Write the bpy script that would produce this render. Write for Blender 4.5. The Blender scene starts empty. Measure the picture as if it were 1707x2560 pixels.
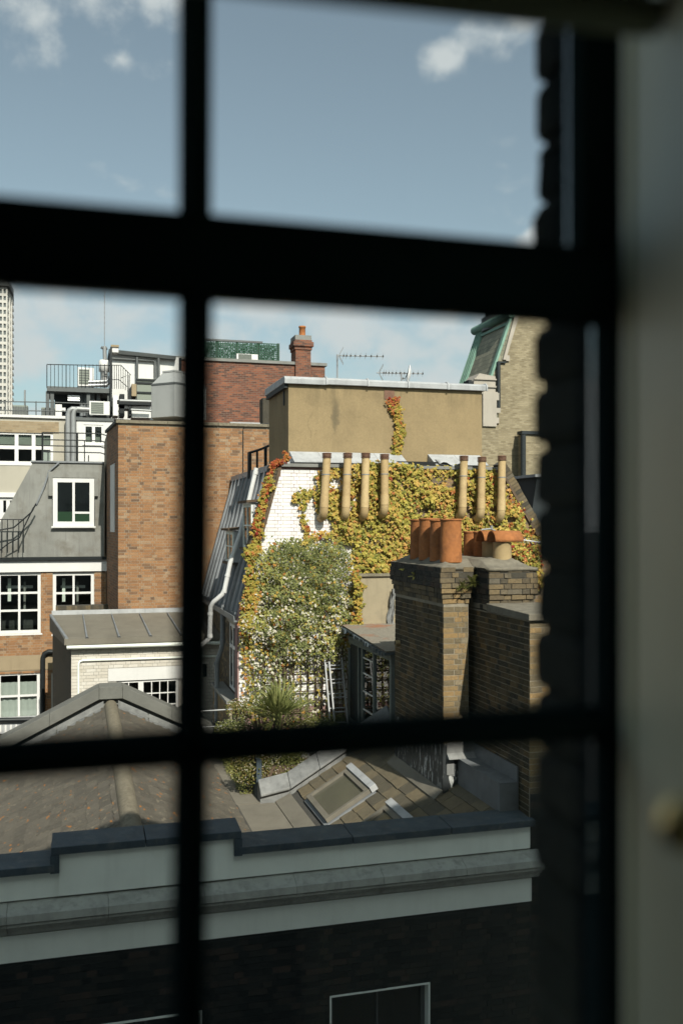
import bpy, math, random
import numpy as np
from mathutils import Vector, Matrix
R = math.radians
rnd = random.Random(11)
sc = bpy.context.scene
col = sc.collection

# ---------------------------------------------------------------- camera
F, CX, HY = 2340.0, 853.5, 1310.0          # focal length and horizon in photo pixels (1707 x 2560)
TH = math.atan(653.0 / F)                  # the view is turned right of the street grid
ct, st = math.cos(TH), math.sin(TH)
cam = bpy.data.cameras.new('camera'); camo = bpy.data.objects.new('camera', cam); col.objects.link(camo)
cam.sensor_fit = 'VERTICAL'; cam.sensor_height = 36.0; cam.lens = F / 2560 * 36
cam.shift_y = (HY - 1280) / 2560
camo.rotation_euler = (R(90), 0, -TH)
cam.clip_start = 0.02; cam.clip_end = 3000
cam.dof.use_dof = True; cam.dof.focus_distance = 17.5; cam.dof.aperture_fstop = 1.9
sc.camera = camo

# ---------------------------------------------------------------- sky, sun, exposure
SUN_EL, SUN_AZ = R(41), R(7)               # sun stands behind the camera, a little to the right
sdir = Vector((math.sin(SUN_AZ) * math.cos(SUN_EL), -math.cos(SUN_AZ) * math.cos(SUN_EL), math.sin(SUN_EL)))
world = bpy.data.worlds.new('World'); sc.world = world; world.use_nodes = True
nt = world.node_tree; N = nt.nodes; L = nt.links
for n in list(N): N.remove(n)
out = N.new('ShaderNodeOutputWorld'); bg = N.new('ShaderNodeBackground')
sky = N.new('ShaderNodeTexSky'); sky.sky_type = 'NISHITA'; sky.sun_disc = False
sky.sun_elevation = SUN_EL; sky.sun_rotation = math.pi - SUN_AZ
sky.air_density = 1.0; sky.dust_density = 2.2; sky.ozone_density = 1.2; sky.altitude = 30
tc = N.new('ShaderNodeTexCoord'); sep = N.new('ShaderNodeSeparateXYZ'); L.new(tc.outputs['Generated'], sep.inputs[0])
zz = N.new('ShaderNodeMath'); zz.operation = 'ADD'; L.new(sep.outputs[2], zz.inputs[0]); zz.inputs[1].default_value = 0.16
zc = N.new('ShaderNodeMath'); zc.operation = 'MAXIMUM'; L.new(zz.outputs[0], zc.inputs[0]); zc.inputs[1].default_value = 0.05
dv = N.new('ShaderNodeVectorMath'); dv.operation = 'DIVIDE'; L.new(tc.outputs['Generated'], dv.inputs[0])
cmb = N.new('ShaderNodeCombineXYZ')
for i in range(3): L.new(zc.outputs[0], cmb.inputs[i])
L.new(cmb.outputs[0], dv.inputs[1])
mp = N.new('ShaderNodeMapping'); mp.inputs['Location'].default_value = (3.1, 0.4, 0.35); mp.inputs['Scale'].default_value = (1.0, 1.0, 1.7)
L.new(tc.outputs['Generated'], mp.inputs[0])
nz = N.new('ShaderNodeTexNoise'); nz.inputs['Scale'].default_value = 9.5; nz.inputs['Detail'].default_value = 8; nz.inputs['Roughness'].default_value = 0.52
L.new(mp.outputs[0], nz.inputs['Vector'])
# cloud cover thickens towards the horizon
cov = N.new('ShaderNodeMapRange'); cov.inputs['From Min'].default_value = 0.12; cov.inputs['From Max'].default_value = 0.36
cov.inputs['To Min'].default_value = 0.225; cov.inputs['To Max'].default_value = -0.14; L.new(sep.outputs[2], cov.inputs['Value'])
# a few fair-weather puffs higher up: soft balls of cloud broken up by the same noise
def wmath(op, a, b):
    n = N.new('ShaderNodeMath'); n.operation = op
    for i, v in enumerate((a, b)):
        if isinstance(v, (int, float)): n.inputs[i].default_value = v
        else: L.new(v, n.inputs[i])
    return n.outputs[0]
puff = None
for px_, py_, rad in ((40, 10, .085), (230, -10, .10), (400, -20, .07), (265, 152, .034), (300, 146, .022), (1245, 95, .05), (1320, 60, .075), (1115, 150, .036), (1335, 590, .03), (90, 760, .075), (230, 800, .085), (340, 750, .07), (50, 860, .06), (620, 770, .07), (880, 800, .06), (1120, 815, .06)):
    u_, v_ = (px_ - CX) / F, (HY - py_) / F
    d_ = Vector((ct * u_ + st, ct - st * u_, v_)).normalized()
    sb_ = N.new('ShaderNodeVectorMath'); sb_.operation = 'SUBTRACT'; L.new(tc.outputs['Generated'], sb_.inputs[0]); sb_.inputs[1].default_value = d_
    mu_ = N.new('ShaderNodeVectorMath'); mu_.operation = 'MULTIPLY'; L.new(sb_.outputs[0], mu_.inputs[0]); mu_.inputs[1].default_value = (1, 1, 1.5)
    ln_ = N.new('ShaderNodeVectorMath'); ln_.operation = 'LENGTH'; L.new(mu_.outputs[0], ln_.inputs[0])
    mr_ = N.new('ShaderNodeMapRange'); mr_.inputs['From Min'].default_value = rad * 1.3; mr_.inputs['From Max'].default_value = 0.0
    mr_.inputs['To Min'].default_value = 0.0; mr_.inputs['To Max'].default_value = 0.26; L.new(ln_.outputs['Value'], mr_.inputs['Value'])
    puff = mr_.outputs[0] if puff is None else wmath('MAXIMUM', puff, mr_.outputs[0])
n2 = N.new('ShaderNodeTexNoise'); n2.inputs['Scale'].default_value = 11.0; n2.inputs['Detail'].default_value = 8; n2.inputs['Roughness'].default_value = 0.55; L.new(tc.outputs['Generated'], n2.inputs['Vector'])
pf_ = wmath('MULTIPLY', wmath('ADD', puff, wmath('MULTIPLY', wmath('SUBTRACT', n2.outputs[0], 0.53), 0.95)), wmath('GREATER_THAN', puff, 0.001))
cad = N.new('ShaderNodeMath'); cad.operation = 'ADD'
L.new(wmath('MAXIMUM', wmath('ADD', nz.outputs[0], cov.outputs[0]), wmath('ADD', pf_, 0.46)), cad.inputs[0]); cad.inputs[1].default_value = 0.0
cr = N.new('ShaderNodeMapRange'); cr.interpolation_type = 'SMOOTHSTEP'
cr.inputs['From Min'].default_value = 0.52; cr.inputs['From Max'].default_value = 0.74; cr.inputs['To Max'].default_value = 0.92
L.new(cad.outputs[0], cr.inputs['Value'])
hs = N.new('ShaderNodeHueSaturation'); hs.inputs['Saturation'].default_value = 0.60; hs.inputs['Value'].default_value = 1.0
tn = N.new('ShaderNodeVectorMath'); tn.operation = 'MULTIPLY'; tn.inputs[1].default_value = (0.86, 1.13, 1.0); L.new(sky.outputs[0], tn.inputs[0])
L.new(tn.outputs[0], hs.inputs['Color'])
mx = N.new('ShaderNodeMix'); mx.data_type = 'RGBA'
L.new(cr.outputs[0], mx.inputs[0]); L.new(hs.outputs[0], mx.inputs[6]); mx.inputs[7].default_value = (5.3, 5.6, 5.65, 1)
L.new(mx.outputs[2], bg.inputs[0]); bg.inputs[1].default_value = 0.097
L.new(bg.outputs[0], out.inputs[0])
sl = bpy.data.lights.new('sun', 'SUN'); sl.energy = 5.0; sl.angle = R(0.53); sl.color = (1.0, 0.93, 0.82)
slo = bpy.data.objects.new('sun', sl); col.objects.link(slo); slo.rotation_euler = sdir.to_track_quat('Z', 'Y').to_euler()
sc.view_settings.view_transform = 'Standard'; sc.view_settings.look = 'None'
sc.view_settings.exposure = 0.36; sc.view_settings.gamma = 1.0
sc.render.engine = 'CYCLES'; sc.cycles.use_denoising = True
sc.cycles.max_bounces = 8; sc.cycles.diffuse_bounces = 4; sc.cycles.transparent_max_bounces = 16
sc.cycles.sample_clamp_indirect = 4.0; sc.cycles.caustics_reflective = False; sc.cycles.caustics_refractive = False

# ---------------------------------------------------------------- survey helpers: a sight line met with a real plane
def xz(px, py, Y):
    u = (px - CX) / F; D = Y / (ct - u * st); return D * (ct * u + st), (HY - py) * D / F
def yz(px, py, X):
    u = (px - CX) / F; D = X / (ct * u + st); return D * (ct - u * st), (HY - py) * D / F
def P(px, py, Y):
    x, z = xz(px, py, Y); return Vector((x, Y, z))
def PX(px, py, X):
    y, z = yz(px, py, X); return Vector((X, y, z))
def rect(l, t, r, b, Y):
    m, n = (l + r) / 2, (t + b) / 2
    return xz(l, n, Y)[0], xz(r, n, Y)[0], xz(m, b, Y)[1], xz(m, t, Y)[1]     # x0, x1, z0, z1
def pix(v):
    D = v[0] * st + v[1] * ct; return CX + F * (v[0] * ct - v[1] * st) / D, HY - F * v[2] / D
def inpoly(x, y, poly):
    c = False; j = len(poly) - 1
    for i in range(len(poly)):
        xi, yi = poly[i]; xj, yj = poly[j]
        if (yi > y) != (yj > y) and x < (xj - xi) * (y - yi) / (yj - yi) + xi: c = not c
        j = i
    return c

# ---------------------------------------------------------------- materials
def newmat(name):
    m = bpy.data.materials.new(name); m.use_nodes = True
    nt = m.node_tree; b = nt.nodes['Principled BSDF']; return m, nt, b
def vmul(nt, vec, s):
    n = nt.nodes.new('ShaderNodeVectorMath'); n.operation = 'MULTIPLY'; nt.links.new(vec, n.inputs[0]); n.inputs[1].default_value = s; return n.outputs[0]
def noise(nt, vec, scale, detail=5, rough=0.6):
    n = nt.nodes.new('ShaderNodeTexNoise'); n.inputs['Scale'].default_value = scale; n.inputs['Detail'].default_value = detail
    n.inputs['Roughness'].default_value = rough; nt.links.new(vec, n.inputs['Vector']); return n.outputs[0]
def ramp(nt, fac, stops, mode='LINEAR'):
    n = nt.nodes.new('ShaderNodeValToRGB'); n.color_ramp.interpolation = mode
    e = n.color_ramp.elements
    while len(e) < len(stops): e.new(0.5)
    for i, (p, c) in enumerate(stops):
        e[i].position = p; e[i].color = (c[0], c[1], c[2], 1) if not isinstance(c, float) else (c, c, c, 1)
    nt.links.new(fac, n.inputs[0]); return n.outputs[0]
def mixc(nt, fac, a, b, mode='MIX'):
    n = nt.nodes.new('ShaderNodeMix'); n.data_type = 'RGBA'; n.blend_type = mode
    for s, v in ((0, fac), (6, a), (7, b)):
        if isinstance(v, (int, float)): n.inputs[s].default_value = v
        elif isinstance(v, tuple): n.inputs[s].default_value = (v[0], v[1], v[2], 1)
        else: nt.links.new(v, n.inputs[s])
    return n.outputs[2]
def math_(nt, op, a, b=None):
    n = nt.nodes.new('ShaderNodeMath'); n.operation = op
    for s, v in ((0, a), (1, b)):
        if v is None: continue
        if isinstance(v, (int, float)): n.inputs[s].default_value = v
        else: nt.links.new(v, n.inputs[s])
    return n.outputs[0]
def bumpn(nt, b, h, strength, dist=0.01):
    n = nt.nodes.new('ShaderNodeBump'); n.inputs['Strength'].default_value = strength; n.inputs['Distance'].default_value = dist
    nt.links.new(h, n.inputs['Height']); nt.links.new(n.outputs[0], b.inputs['Normal'])
def pos(nt): return nt.nodes.new('ShaderNodeNewGeometry').outputs['Position']
def sh(c, k): return tuple(min(1, max(0, v * k)) for v in c)

# one albedo scale for the sunlit world (photo exposed so that sunlit white sits just under clipping)
ALB = {k: 1.0 for k in ('black_sash_paint', 'pale_bounce_plaster', 'sage_shutter_paint', 'olive_blind_cloth', 'brass', 'backlit_shade_brick', 'pale_bounce_facade', 'backlit_shade_reveal',
                        'soot_black_house_brick', 'black_mortar', 'dark_slate_blue_lead', 'off_white_stucco', 'grimy_cornice_stone', 'flaking_black_paint', 'soot_and_shade_stock_brick')}
ALB.update({k: 0.78 for k in ('white_paint', 'white_painted_wall', 'white_plastic_pipe', 'white_glazed_brick', 'cream_glazed_brick', 'white_precast_concrete', 'cream_white_petal', 'pale_lime_joint', 'pinkish_joint', 'pale_lead', 'net_curtain')})
ALB.update({'tan_stone_slate': 0.46, 'weathered_lead': 0.7, 'sooted_terracotta': 0.74, 'stained_cream_flue': 0.76, 'turning_creeper_leaf': 0.9, 'gold_creeper_leaf': 0.85, 'red_creeper_leaf': 0.85, 'small_green_leaf': 0.82, 'palm_blade': 0.8, 'dusty_rooflight_glass': 0.5, 'rain_washed_lead': 0.58, 'white_glazed_brick': 0.88, 'dusty_lead': 0.58})
def toned(nt, c, name):
    k = ALB.get(name, 0.66)
    return c if k == 1.0 else vmul(nt, c, (k, k, k))
def surf(name, base, var=0.25, scale=3.0, rough=0.8, bump=0.25, bscale=60, metal=0.0, streak=0.0, dirt=None, dirt_amt=0.0, dirt_scale=5.0, spec=0.3):
    """painted or weathered surface: patchy tone, vertical rain streaks, dirt patches, fine relief"""
    m, nt, b = newmat(name); p = pos(nt)
    n1 = noise(nt, p, scale, 6, 0.65)
    c = ramp(nt, n1, [(0.3, sh(base, 1 - var)), (0.5, base), (0.72, sh(base, 1 + var * 0.8))])
    if streak:
        s = noise(nt, vmul(nt, p, (9, 9, 0.7)), 1.0, 4, 0.6)
        c = mixc(nt, math_(nt, 'MULTIPLY', ramp(nt, s, [(0.52, 0.0), (0.72, 1.0)]), streak), c, sh(base, 0.45))
    if dirt:
        d = noise(nt, p, dirt_scale, 8, 0.7)
        c = mixc(nt, math_(nt, 'MULTIPLY', ramp(nt, d, [(0.5, 0.0), (0.66, 1.0)]), dirt_amt), c, dirt)
    c = toned(nt, c, m.name.split('.')[0])
    nt.links.new(c, b.inputs['Base Color'])
    b.inputs['Roughness'].default_value = rough; b.inputs['Metallic'].default_value = metal
    b.inputs['Specular IOR Level'].default_value = spec
    if bump: bumpn(nt, b, noise(nt, p, bscale, 4), bump)
    return m
def piece_rand(nt):
    a = nt.nodes.new('ShaderNodeObjectInfo').outputs['Random']; g = nt.nodes.new('ShaderNodeNewGeometry').outputs['Random Per Island']
    return math_(nt, 'FRACT', math_(nt, 'ADD', a, math_(nt, 'MULTIPLY', g, 7.31)))
def pieces(name, stops, rough=0.85, grime=(0.05, 0.045, 0.04), grime_amt=0.3, gscale=2.2, fine=0.25, spec=0.25, fscale=35, bump=0.4, fleck=None):
    """bricks, slates, leaves: each piece takes its own colour"""
    m, nt, b = newmat(name); p = pos(nt)
    c = ramp(nt, piece_rand(nt), stops)
    f = noise(nt, p, fscale, 5, 0.7)
    c = mixc(nt, fine, c, ramp(nt, f, [(0.3, 0.25), (0.7, 0.9)]), 'OVERLAY')
    if grime_amt:
        g = noise(nt, p, gscale, 7, 0.7)
        c = mixc(nt, math_(nt, 'MULTIPLY', ramp(nt, g, [(0.48, 0.0), (0.7, 1.0)]), grime_amt), c, grime)
    if fleck:
        k = noise(nt, vmul(nt, p, (11, 5, 11)), 1.0, 3, 0.5); c = mixc(nt, ramp(nt, k, [(0.66, 0.0), (0.69, 1.0)]), c, fleck)
        k = noise(nt, vmul(nt, p, (13, 6, 13)), 1.1, 3, 0.5); c = mixc(nt, math_(nt, 'MULTIPLY', ramp(nt, k, [(0.64, 0.0), (0.68, 1.0)]), 0.6), c, (0.33, 0.29, 0.21))
    c = toned(nt, c, m.name.split('.')[0])
    nt.links.new(c, b.inputs['Base Color']); b.inputs['Roughness'].default_value = rough; b.inputs['Specular IOR Level'].default_value = spec
    if bump: bumpn(nt, b, f, bump, 0.008)
    return m
def brick_tex(name, stops, mortar, scale_u=0.225, scale_v=0.075):
    """brickwork too far off to tell the bricks apart"""
    m, nt, b = newmat(name); p = pos(nt)
    s = nt.nodes.new('ShaderNodeSeparateXYZ'); nt.links.new(p, s.inputs[0])
    cxy = nt.nodes.new('ShaderNodeCombineXYZ'); nt.links.new(math_(nt, 'ADD', s.outputs[0], s.outputs[1]), cxy.inputs[0]); nt.links.new(s.outputs[2], cxy.inputs[1])
    t = nt.nodes.new('ShaderNodeTexBrick'); nt.links.new(cxy.outputs[0], t.inputs['Vector'])
    t.inputs['Scale'].default_value = 1.0; t.inputs['Brick Width'].default_value = scale_u; t.inputs['Row Height'].default_value = scale_v
    t.inputs['Mortar Size'].default_value = 0.009; t.inputs['Color1'].default_value = (0, 0, 0, 1); t.inputs['Color2'].default_value = (1, 1, 1, 1)
    c = ramp(nt, t.outputs['Color'], stops)
    g = noise(nt, p, 1.1, 8, 0.72)
    c = mixc(nt, 0.3, c, ramp(nt, g, [(0.3, 0.25), (0.7, 0.8)]), 'OVERLAY')
    c = mixc(nt, t.outputs['Fac'], c, mortar)
    c = toned(nt, c, m.name.split('.')[0])
    nt.links.new(c, b.inputs['Base Color']); b.inputs['Roughness'].default_value = 0.9
    return m
def glass_mat(name, tint=(1, 1, 1), refl=1.0):
    m = bpy.data.materials.new(name); m.use_nodes = True; nt = m.node_tree
    for n in list(nt.nodes): nt.nodes.remove(n)
    o = nt.nodes.new('ShaderNodeOutputMaterial'); t = nt.nodes.new('ShaderNodeBsdfTransparent'); t.inputs[0].default_value = (*tint, 1)
    g = nt.nodes.new('ShaderNodeBsdfGlossy'); g.inputs['Roughness'].default_value = 0.02
    fr = nt.nodes.new('ShaderNodeFresnel'); fr.inputs[0].default_value = 1.45
    mixs = nt.nodes.new('ShaderNodeMixShader'); nt.links.new(math_(nt, 'MULTIPLY', fr.outputs[0], refl), mixs.inputs[0])
    nt.links.new(t.outputs[0], mixs.inputs[1]); nt.links.new(g.outputs[0], mixs.inputs[2]); nt.links.new(mixs.outputs[0], o.inputs[0])
    return m

M = {}
M['sash'] = surf('black_sash_paint', (0.022, 0.040, 0.042), 0.2, 4, 0.8, 0.05, spec=0.0)
M['room'] = surf('pale_bounce_plaster', (0.70, 0.70, 0.62), 0.1, 2, 0.9, 0.05)  # room surfaces made pale to bounce window light onto shutter and blind
M['shutter'] = surf('sage_shutter_paint', (0.86, 0.87, 0.66), 0.08, 3, 0.5, 0.05)
M['blind'] = surf('olive_blind_cloth', (0.36, 0.38, 0.28), 0.15, 6, 0.95, 0.2)
M['brass'] = surf('brass', (1.0, 0.78, 0.36), 0.1, 8, 0.30, 0.0, metal=1.0)
M['pane'] = glass_mat('clear_window_glass', (0.97, 0.985, 0.98), 0.6)
M['own_brick'] = pieces('backlit_shade_brick', [(0.0, (0.012, 0.016, 0.016)), (0.5, (0.018, 0.022, 0.022)), (1.0, (0.028, 0.030, 0.028))], spec=0.02)  # brick toned near black, painting in the jamb's backlit shade
M['own_wall'] = surf('pale_bounce_facade', (0.52, 0.52, 0.48), 0.1, 2, 0.85, 0.15, streak=0.1)  # out-of-view facade made pale to bounce fill light onto the parapet opposite
M['own_reveal'] = surf('backlit_shade_reveal', (0.014, 0.018, 0.018), 0.2, 4, 0.95, 0.3, spec=0.02)  # near-black tone carries the backlit shade of reveal and sash frame
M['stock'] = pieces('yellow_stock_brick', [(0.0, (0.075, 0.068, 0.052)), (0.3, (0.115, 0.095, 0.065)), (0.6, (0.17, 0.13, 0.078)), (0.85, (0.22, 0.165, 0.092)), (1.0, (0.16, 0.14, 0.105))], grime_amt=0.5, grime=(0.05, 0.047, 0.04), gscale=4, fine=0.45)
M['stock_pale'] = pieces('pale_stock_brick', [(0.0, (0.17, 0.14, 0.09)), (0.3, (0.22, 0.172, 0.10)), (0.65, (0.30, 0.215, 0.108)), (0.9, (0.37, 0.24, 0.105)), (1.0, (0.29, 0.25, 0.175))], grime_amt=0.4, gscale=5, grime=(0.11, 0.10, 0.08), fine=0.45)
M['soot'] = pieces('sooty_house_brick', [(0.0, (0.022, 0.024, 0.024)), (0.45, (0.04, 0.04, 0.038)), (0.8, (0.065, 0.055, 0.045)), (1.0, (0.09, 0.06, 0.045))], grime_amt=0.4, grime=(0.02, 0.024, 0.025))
M['stock_dark'] = pieces('soot_and_shade_stock_brick', [(0.0, (0.026, 0.022, 0.015)), (0.4, (0.045, 0.036, 0.020)), (0.75, (0.078, 0.055, 0.026)), (0.93, (0.125, 0.08, 0.034)), (1.0, (0.07, 0.058, 0.04))], grime_amt=0.5, grime=(0.03, 0.03, 0.026), gscale=1.2)  # sooty brick taken darker still, shade painted into the left faces
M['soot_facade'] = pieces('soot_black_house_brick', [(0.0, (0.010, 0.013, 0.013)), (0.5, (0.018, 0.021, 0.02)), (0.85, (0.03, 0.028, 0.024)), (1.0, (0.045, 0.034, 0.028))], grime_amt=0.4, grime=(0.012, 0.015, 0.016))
M['lead_weather'] = surf('rain_washed_lead', (0.30, 0.305, 0.30), 0.3, 5, 0.65, 0.35, 25, streak=0.5, dirt=(0.46, 0.46, 0.44), dirt_amt=0.5, dirt_scale=4)
M['lead_shade'] = surf('grey_lead_sheet', (0.20, 0.215, 0.225), 0.25, 3, 0.6, 0.3, 25, streak=0.3, dirt=(0.13, 0.14, 0.14), dirt_amt=0.5)
M['flaunch'] = surf('sandy_cement', (0.25, 0.225, 0.175), 0.3, 8, 0.95, 0.5, 45, dirt=(0.14, 0.125, 0.10), dirt_amt=0.5, dirt_scale=6)
M['coping_grey'] = surf('grey_coping_stone', (0.21, 0.21, 0.19), 0.2, 2.5, 0.9, 0.4, 40, dirt=(0.12, 0.12, 0.11), dirt_amt=0.5)
M['mortar_dark'] = surf('dark_mortar', (0.10, 0.095, 0.085), 0.3, 3, 0.95, 0.3)
M['terracotta'] = pieces('sooted_terracotta', [(0.0, (0.40, 0.155, 0.055)), (1.0, (0.46, 0.18, 0.062))], rough=0.9, grime=(0.13, 0.06, 0.035), grime_amt=0.55, gscale=5, fine=0.4, fscale=16, bump=0.4)
M['flue'] = pieces('stained_cream_flue', [(0.0, (0.54, 0.385, 0.195)), (1.0, (0.64, 0.475, 0.25))], rough=0.6, grime=(0.36, 0.24, 0.12), grime_amt=0.55, gscale=5, fine=0.15, bump=0.08)
M['mortar_chim'] = surf('pale_lime_joint', (0.33, 0.29, 0.22), 0.35, 2, 0.95, 0.3, dirt=(0.10, 0.095, 0.08), dirt_amt=0.6, dirt_scale=1.5)
M['mortar_soot'] = surf('sooty_mortar', (0.05, 0.052, 0.05), 0.3, 3, 0.95, 0.3)
M['mortar_pale'] = surf('pale_mortar', (0.42, 0.36, 0.27), 0.25, 3, 0.95, 0.3)
M['mortar_red'] = surf('pinkish_joint', (0.34, 0.215, 0.20), 0.15, 3, 0.95, 0.2)
M['mortar_white'] = surf('grey_white_joint', (0.42, 0.40, 0.36), 0.2, 3, 0.95, 0.2)
M['glazed'] = pieces('white_glazed_brick', [(0.0, (0.72, 0.70, 0.68)), (0.5, (0.80, 0.785, 0.77)), (1.0, (0.84, 0.83, 0.82))], rough=0.35, grime_amt=0.15, grime=(0.5, 0.45, 0.38), fine=0.06, spec=0.5, bump=0.05)
M['glazed_cream'] = pieces('cream_glazed_brick', [(0.0, (0.62, 0.57, 0.49)), (0.5, (0.70, 0.65, 0.57)), (1.0, (0.76, 0.72, 0.65))], rough=0.4, grime_amt=0.25, grime=(0.4, 0.35, 0.27), fine=0.08, spec=0.5, bump=0.05)
M['orange'] = pieces('orange_brick', [(0.0, (0.18, 0.115, 0.075)), (0.1, (0.26, 0.15, 0.085)), (0.25, (0.34, 0.18, 0.09)), (0.6, (0.40, 0.205, 0.095)), (0.85, (0.43, 0.24, 0.12)), (1.0, (0.42, 0.29, 0.18))], grime_amt=0.38, grime=(0.16, 0.095, 0.06), gscale=0.9, fine=0.35)
M['red_far'] = brick_tex('red_brickwork', [(0.0, (0.10, 0.045, 0.032)), (0.5, (0.22, 0.075, 0.042)), (1.0, (0.33, 0.115, 0.055))], (0.22, 0.16, 0.12))
M['tan_far'] = brick_tex('weathered_tan_brickwork', [(0.0, (0.24, 0.19, 0.11)), (0.5, (0.34, 0.28, 0.17)), (1.0, (0.42, 0.35, 0.22))], (0.30, 0.26, 0.18))
M['ochre'] = None
M['lead'] = surf('weathered_lead', (0.27, 0.285, 0.30), 0.25, 2.5, 0.6, 0.3, 25, metal=0.0, streak=0.35, spec=0.4)
M['lead_pale'] = surf('pale_lead', (0.46, 0.47, 0.48), 0.2, 3, 0.6, 0.3, 25, streak=0.4, spec=0.4)
M['lead_dark'] = surf('dark_slate_blue_lead', (0.052, 0.070, 0.084), 0.3, 4, 0.6, 0.4, 30, dirt=(0.14, 0.14, 0.13), dirt_amt=0.5, dirt_scale=9, spec=0.2)
M['lead_tan'] = surf('dusty_lead', (0.28, 0.255, 0.205), 0.18, 2, 0.75, 0.3, 30, streak=0.0, dirt=(0.2, 0.18, 0.15), dirt_amt=0.4)
M['concrete'] = surf('grey_concrete', (0.30, 0.30, 0.28), 0.2, 2.5, 0.9, 0.4, 40, dirt=(0.17, 0.165, 0.15), dirt_amt=0.5)
M['cement'] = surf('lichened_cement', (0.27, 0.235, 0.17), 0.35, 14, 0.95, 0.6, 50, dirt=(0.12, 0.11, 0.085), dirt_amt=0.5, dirt_scale=20)
M['render_grey'] = surf('grey_cement_render', (0.32, 0.32, 0.295), 0.2, 1.2, 0.9, 0.3, 30, streak=0.45, dirt=(0.22, 0.205, 0.175), dirt_amt=0.8, dirt_scale=1.6)
M['stucco'] = surf('off_white_stucco', (0.76, 0.79, 0.72), 0.06, 2, 0.8, 0.1, 50, streak=0.12)
M['stucco_dirty'] = surf('grimy_cornice_stone', (0.36, 0.365, 0.325), 0.2, 4, 0.9, 0.25, 40, streak=0.6, dirt=(0.20, 0.20, 0.18), dirt_amt=0.35, dirt_scale=5)
M['white'] = surf('white_paint', (0.80, 0.79, 0.77), 0.05, 3, 0.5, 0.05, streak=0.06)
M['white_wall'] = surf('white_painted_wall', (0.76, 0.75, 0.73), 0.06, 1.5, 0.8, 0.1, streak=0.15)
M['cream_wall'] = surf('cream_painted_brick', (0.56, 0.52, 0.43), 0.08, 1.5, 0.85, 0.15, streak=0.1)
M['stone_band'] = surf('buff_stone_band', (0.42, 0.33, 0.21), 0.1, 2, 0.9, 0.2, streak=0.2)
M['black'] = surf('black_iron', (0.018, 0.022, 0.024), 0.2, 5, 0.45, 0.1)
M['grey_metal'] = surf('grey_painted_steel', (0.14, 0.15, 0.15), 0.15, 4, 0.5, 0.1)
M['tank'] = surf('grey_sheet_metal', (0.45, 0.46, 0.45), 0.07, 2, 0.5, 0.05, streak=0.1)
M['silver'] = surf('silver_duct', (0.62, 0.63, 0.64), 0.1, 5, 0.32, 0.1, metal=0.7)
M['galv'] = surf('galvanised_pipe', (0.42, 0.43, 0.43), 0.12, 6, 0.45, 0.1, metal=0.3)
M['white_pipe'] = surf('white_plastic_pipe', (0.72, 0.72, 0.71), 0.1, 4, 0.5, 0.05, streak=0.15)
M['grey_pipe'] = surf('grey_plastic_pipe', (0.25, 0.27, 0.28), 0.1, 4, 0.5, 0.05)
M['buff_pot'] = surf('buff_clay', (0.50, 0.37, 0.19), 0.15, 6, 0.8, 0.2, 30, dirt=(0.33, 0.24, 0.13), dirt_amt=0.5)
M['flue_cap'] = surf('rusty_flue_cap', (0.24, 0.13, 0.085), 0.3, 20, 0.7, 0.2)
M['copper'] = surf('verdigris_copper', (0.26, 0.44, 0.35), 0.18, 2.5, 0.7, 0.15, streak=0.35)
M['dark_glass'] = surf('dark_window_glass', (0.012, 0.016, 0.017), 0.2, 2, 0.04, 0.0, spec=0.6)
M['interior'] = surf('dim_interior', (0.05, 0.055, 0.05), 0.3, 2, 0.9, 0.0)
M['clear'] = glass_mat('window_pane_glass', (0.92, 0.95, 0.94), 1.0)
M['roof_glass'] = surf('dusty_rooflight_glass', (0.20, 0.19, 0.145), 0.12, 5, 0.18, 0.0, spec=0.6)
M['blind_grey'] = surf('grey_green_blind', (0.33, 0.36, 0.31), 0.05, 3, 0.9, 0.0)
M['net'] = surf('net_curtain', (0.62, 0.64, 0.60), 0.05, 5, 0.95, 0.0)
M['green_board'] = surf('green_board', (0.008, 0.045, 0.016), 0.08, 3, 0.7, 0.0)
M['wood'] = surf('weathered_timber', (0.15, 0.105, 0.07), 0.3, 9, 0.85, 0.3)
M['alu'] = surf('aluminium', (0.40, 0.41, 0.42), 0.08, 8, 0.55, 0.05, metal=0.3)
M['sage_frame'] = surf('sage_painted_timber', (0.20, 0.23, 0.22), 0.15, 4, 0.7, 0.1)
M['gravel'] = surf('mossy_gravel_felt', (0.30, 0.27, 0.22), 0.3, 18, 0.95, 0.6, 60, dirt=(0.40, 0.13, 0.045), dirt_amt=0.7, dirt_scale=1.5)
M['asphalt'] = surf('asphalt', (0.05, 0.05, 0.05), 0.2, 2, 0.9, 0.3)
M['tower_white'] = surf('white_precast_concrete', (0.62, 0.60, 0.55), 0.06, 0.2, 0.8, 0.0)
M['dark_slate'] = surf('dark_grey_cladding', (0.03, 0.038, 0.042), 0.2, 1, 0.7, 0.0)
M['wet_stone'] = surf('pale_dormer_stone', (0.52, 0.47, 0.40), 0.12, 1.2, 0.9, 0.15, streak=0.2)
M['net_green'] = surf('green_trellis_paint', (0.05, 0.13, 0.085), 0.3, 4, 0.8, 0.1)
M['red_rust'] = surf('rusty_metal', (0.25, 0.12, 0.07), 0.3, 8, 0.8, 0.1)
M['slate_l'] = pieces('brown_grey_slate', [(0.0, (0.122, 0.109, 0.088)), (0.5, (0.145, 0.129, 0.103)), (1.0, (0.168, 0.149, 0.118))], grime=(0.10, 0.09, 0.08), grime_amt=0.4, gscale=3, fine=0.4, fscale=22, bump=0.5, fleck=(0.46, 0.20, 0.06))
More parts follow.
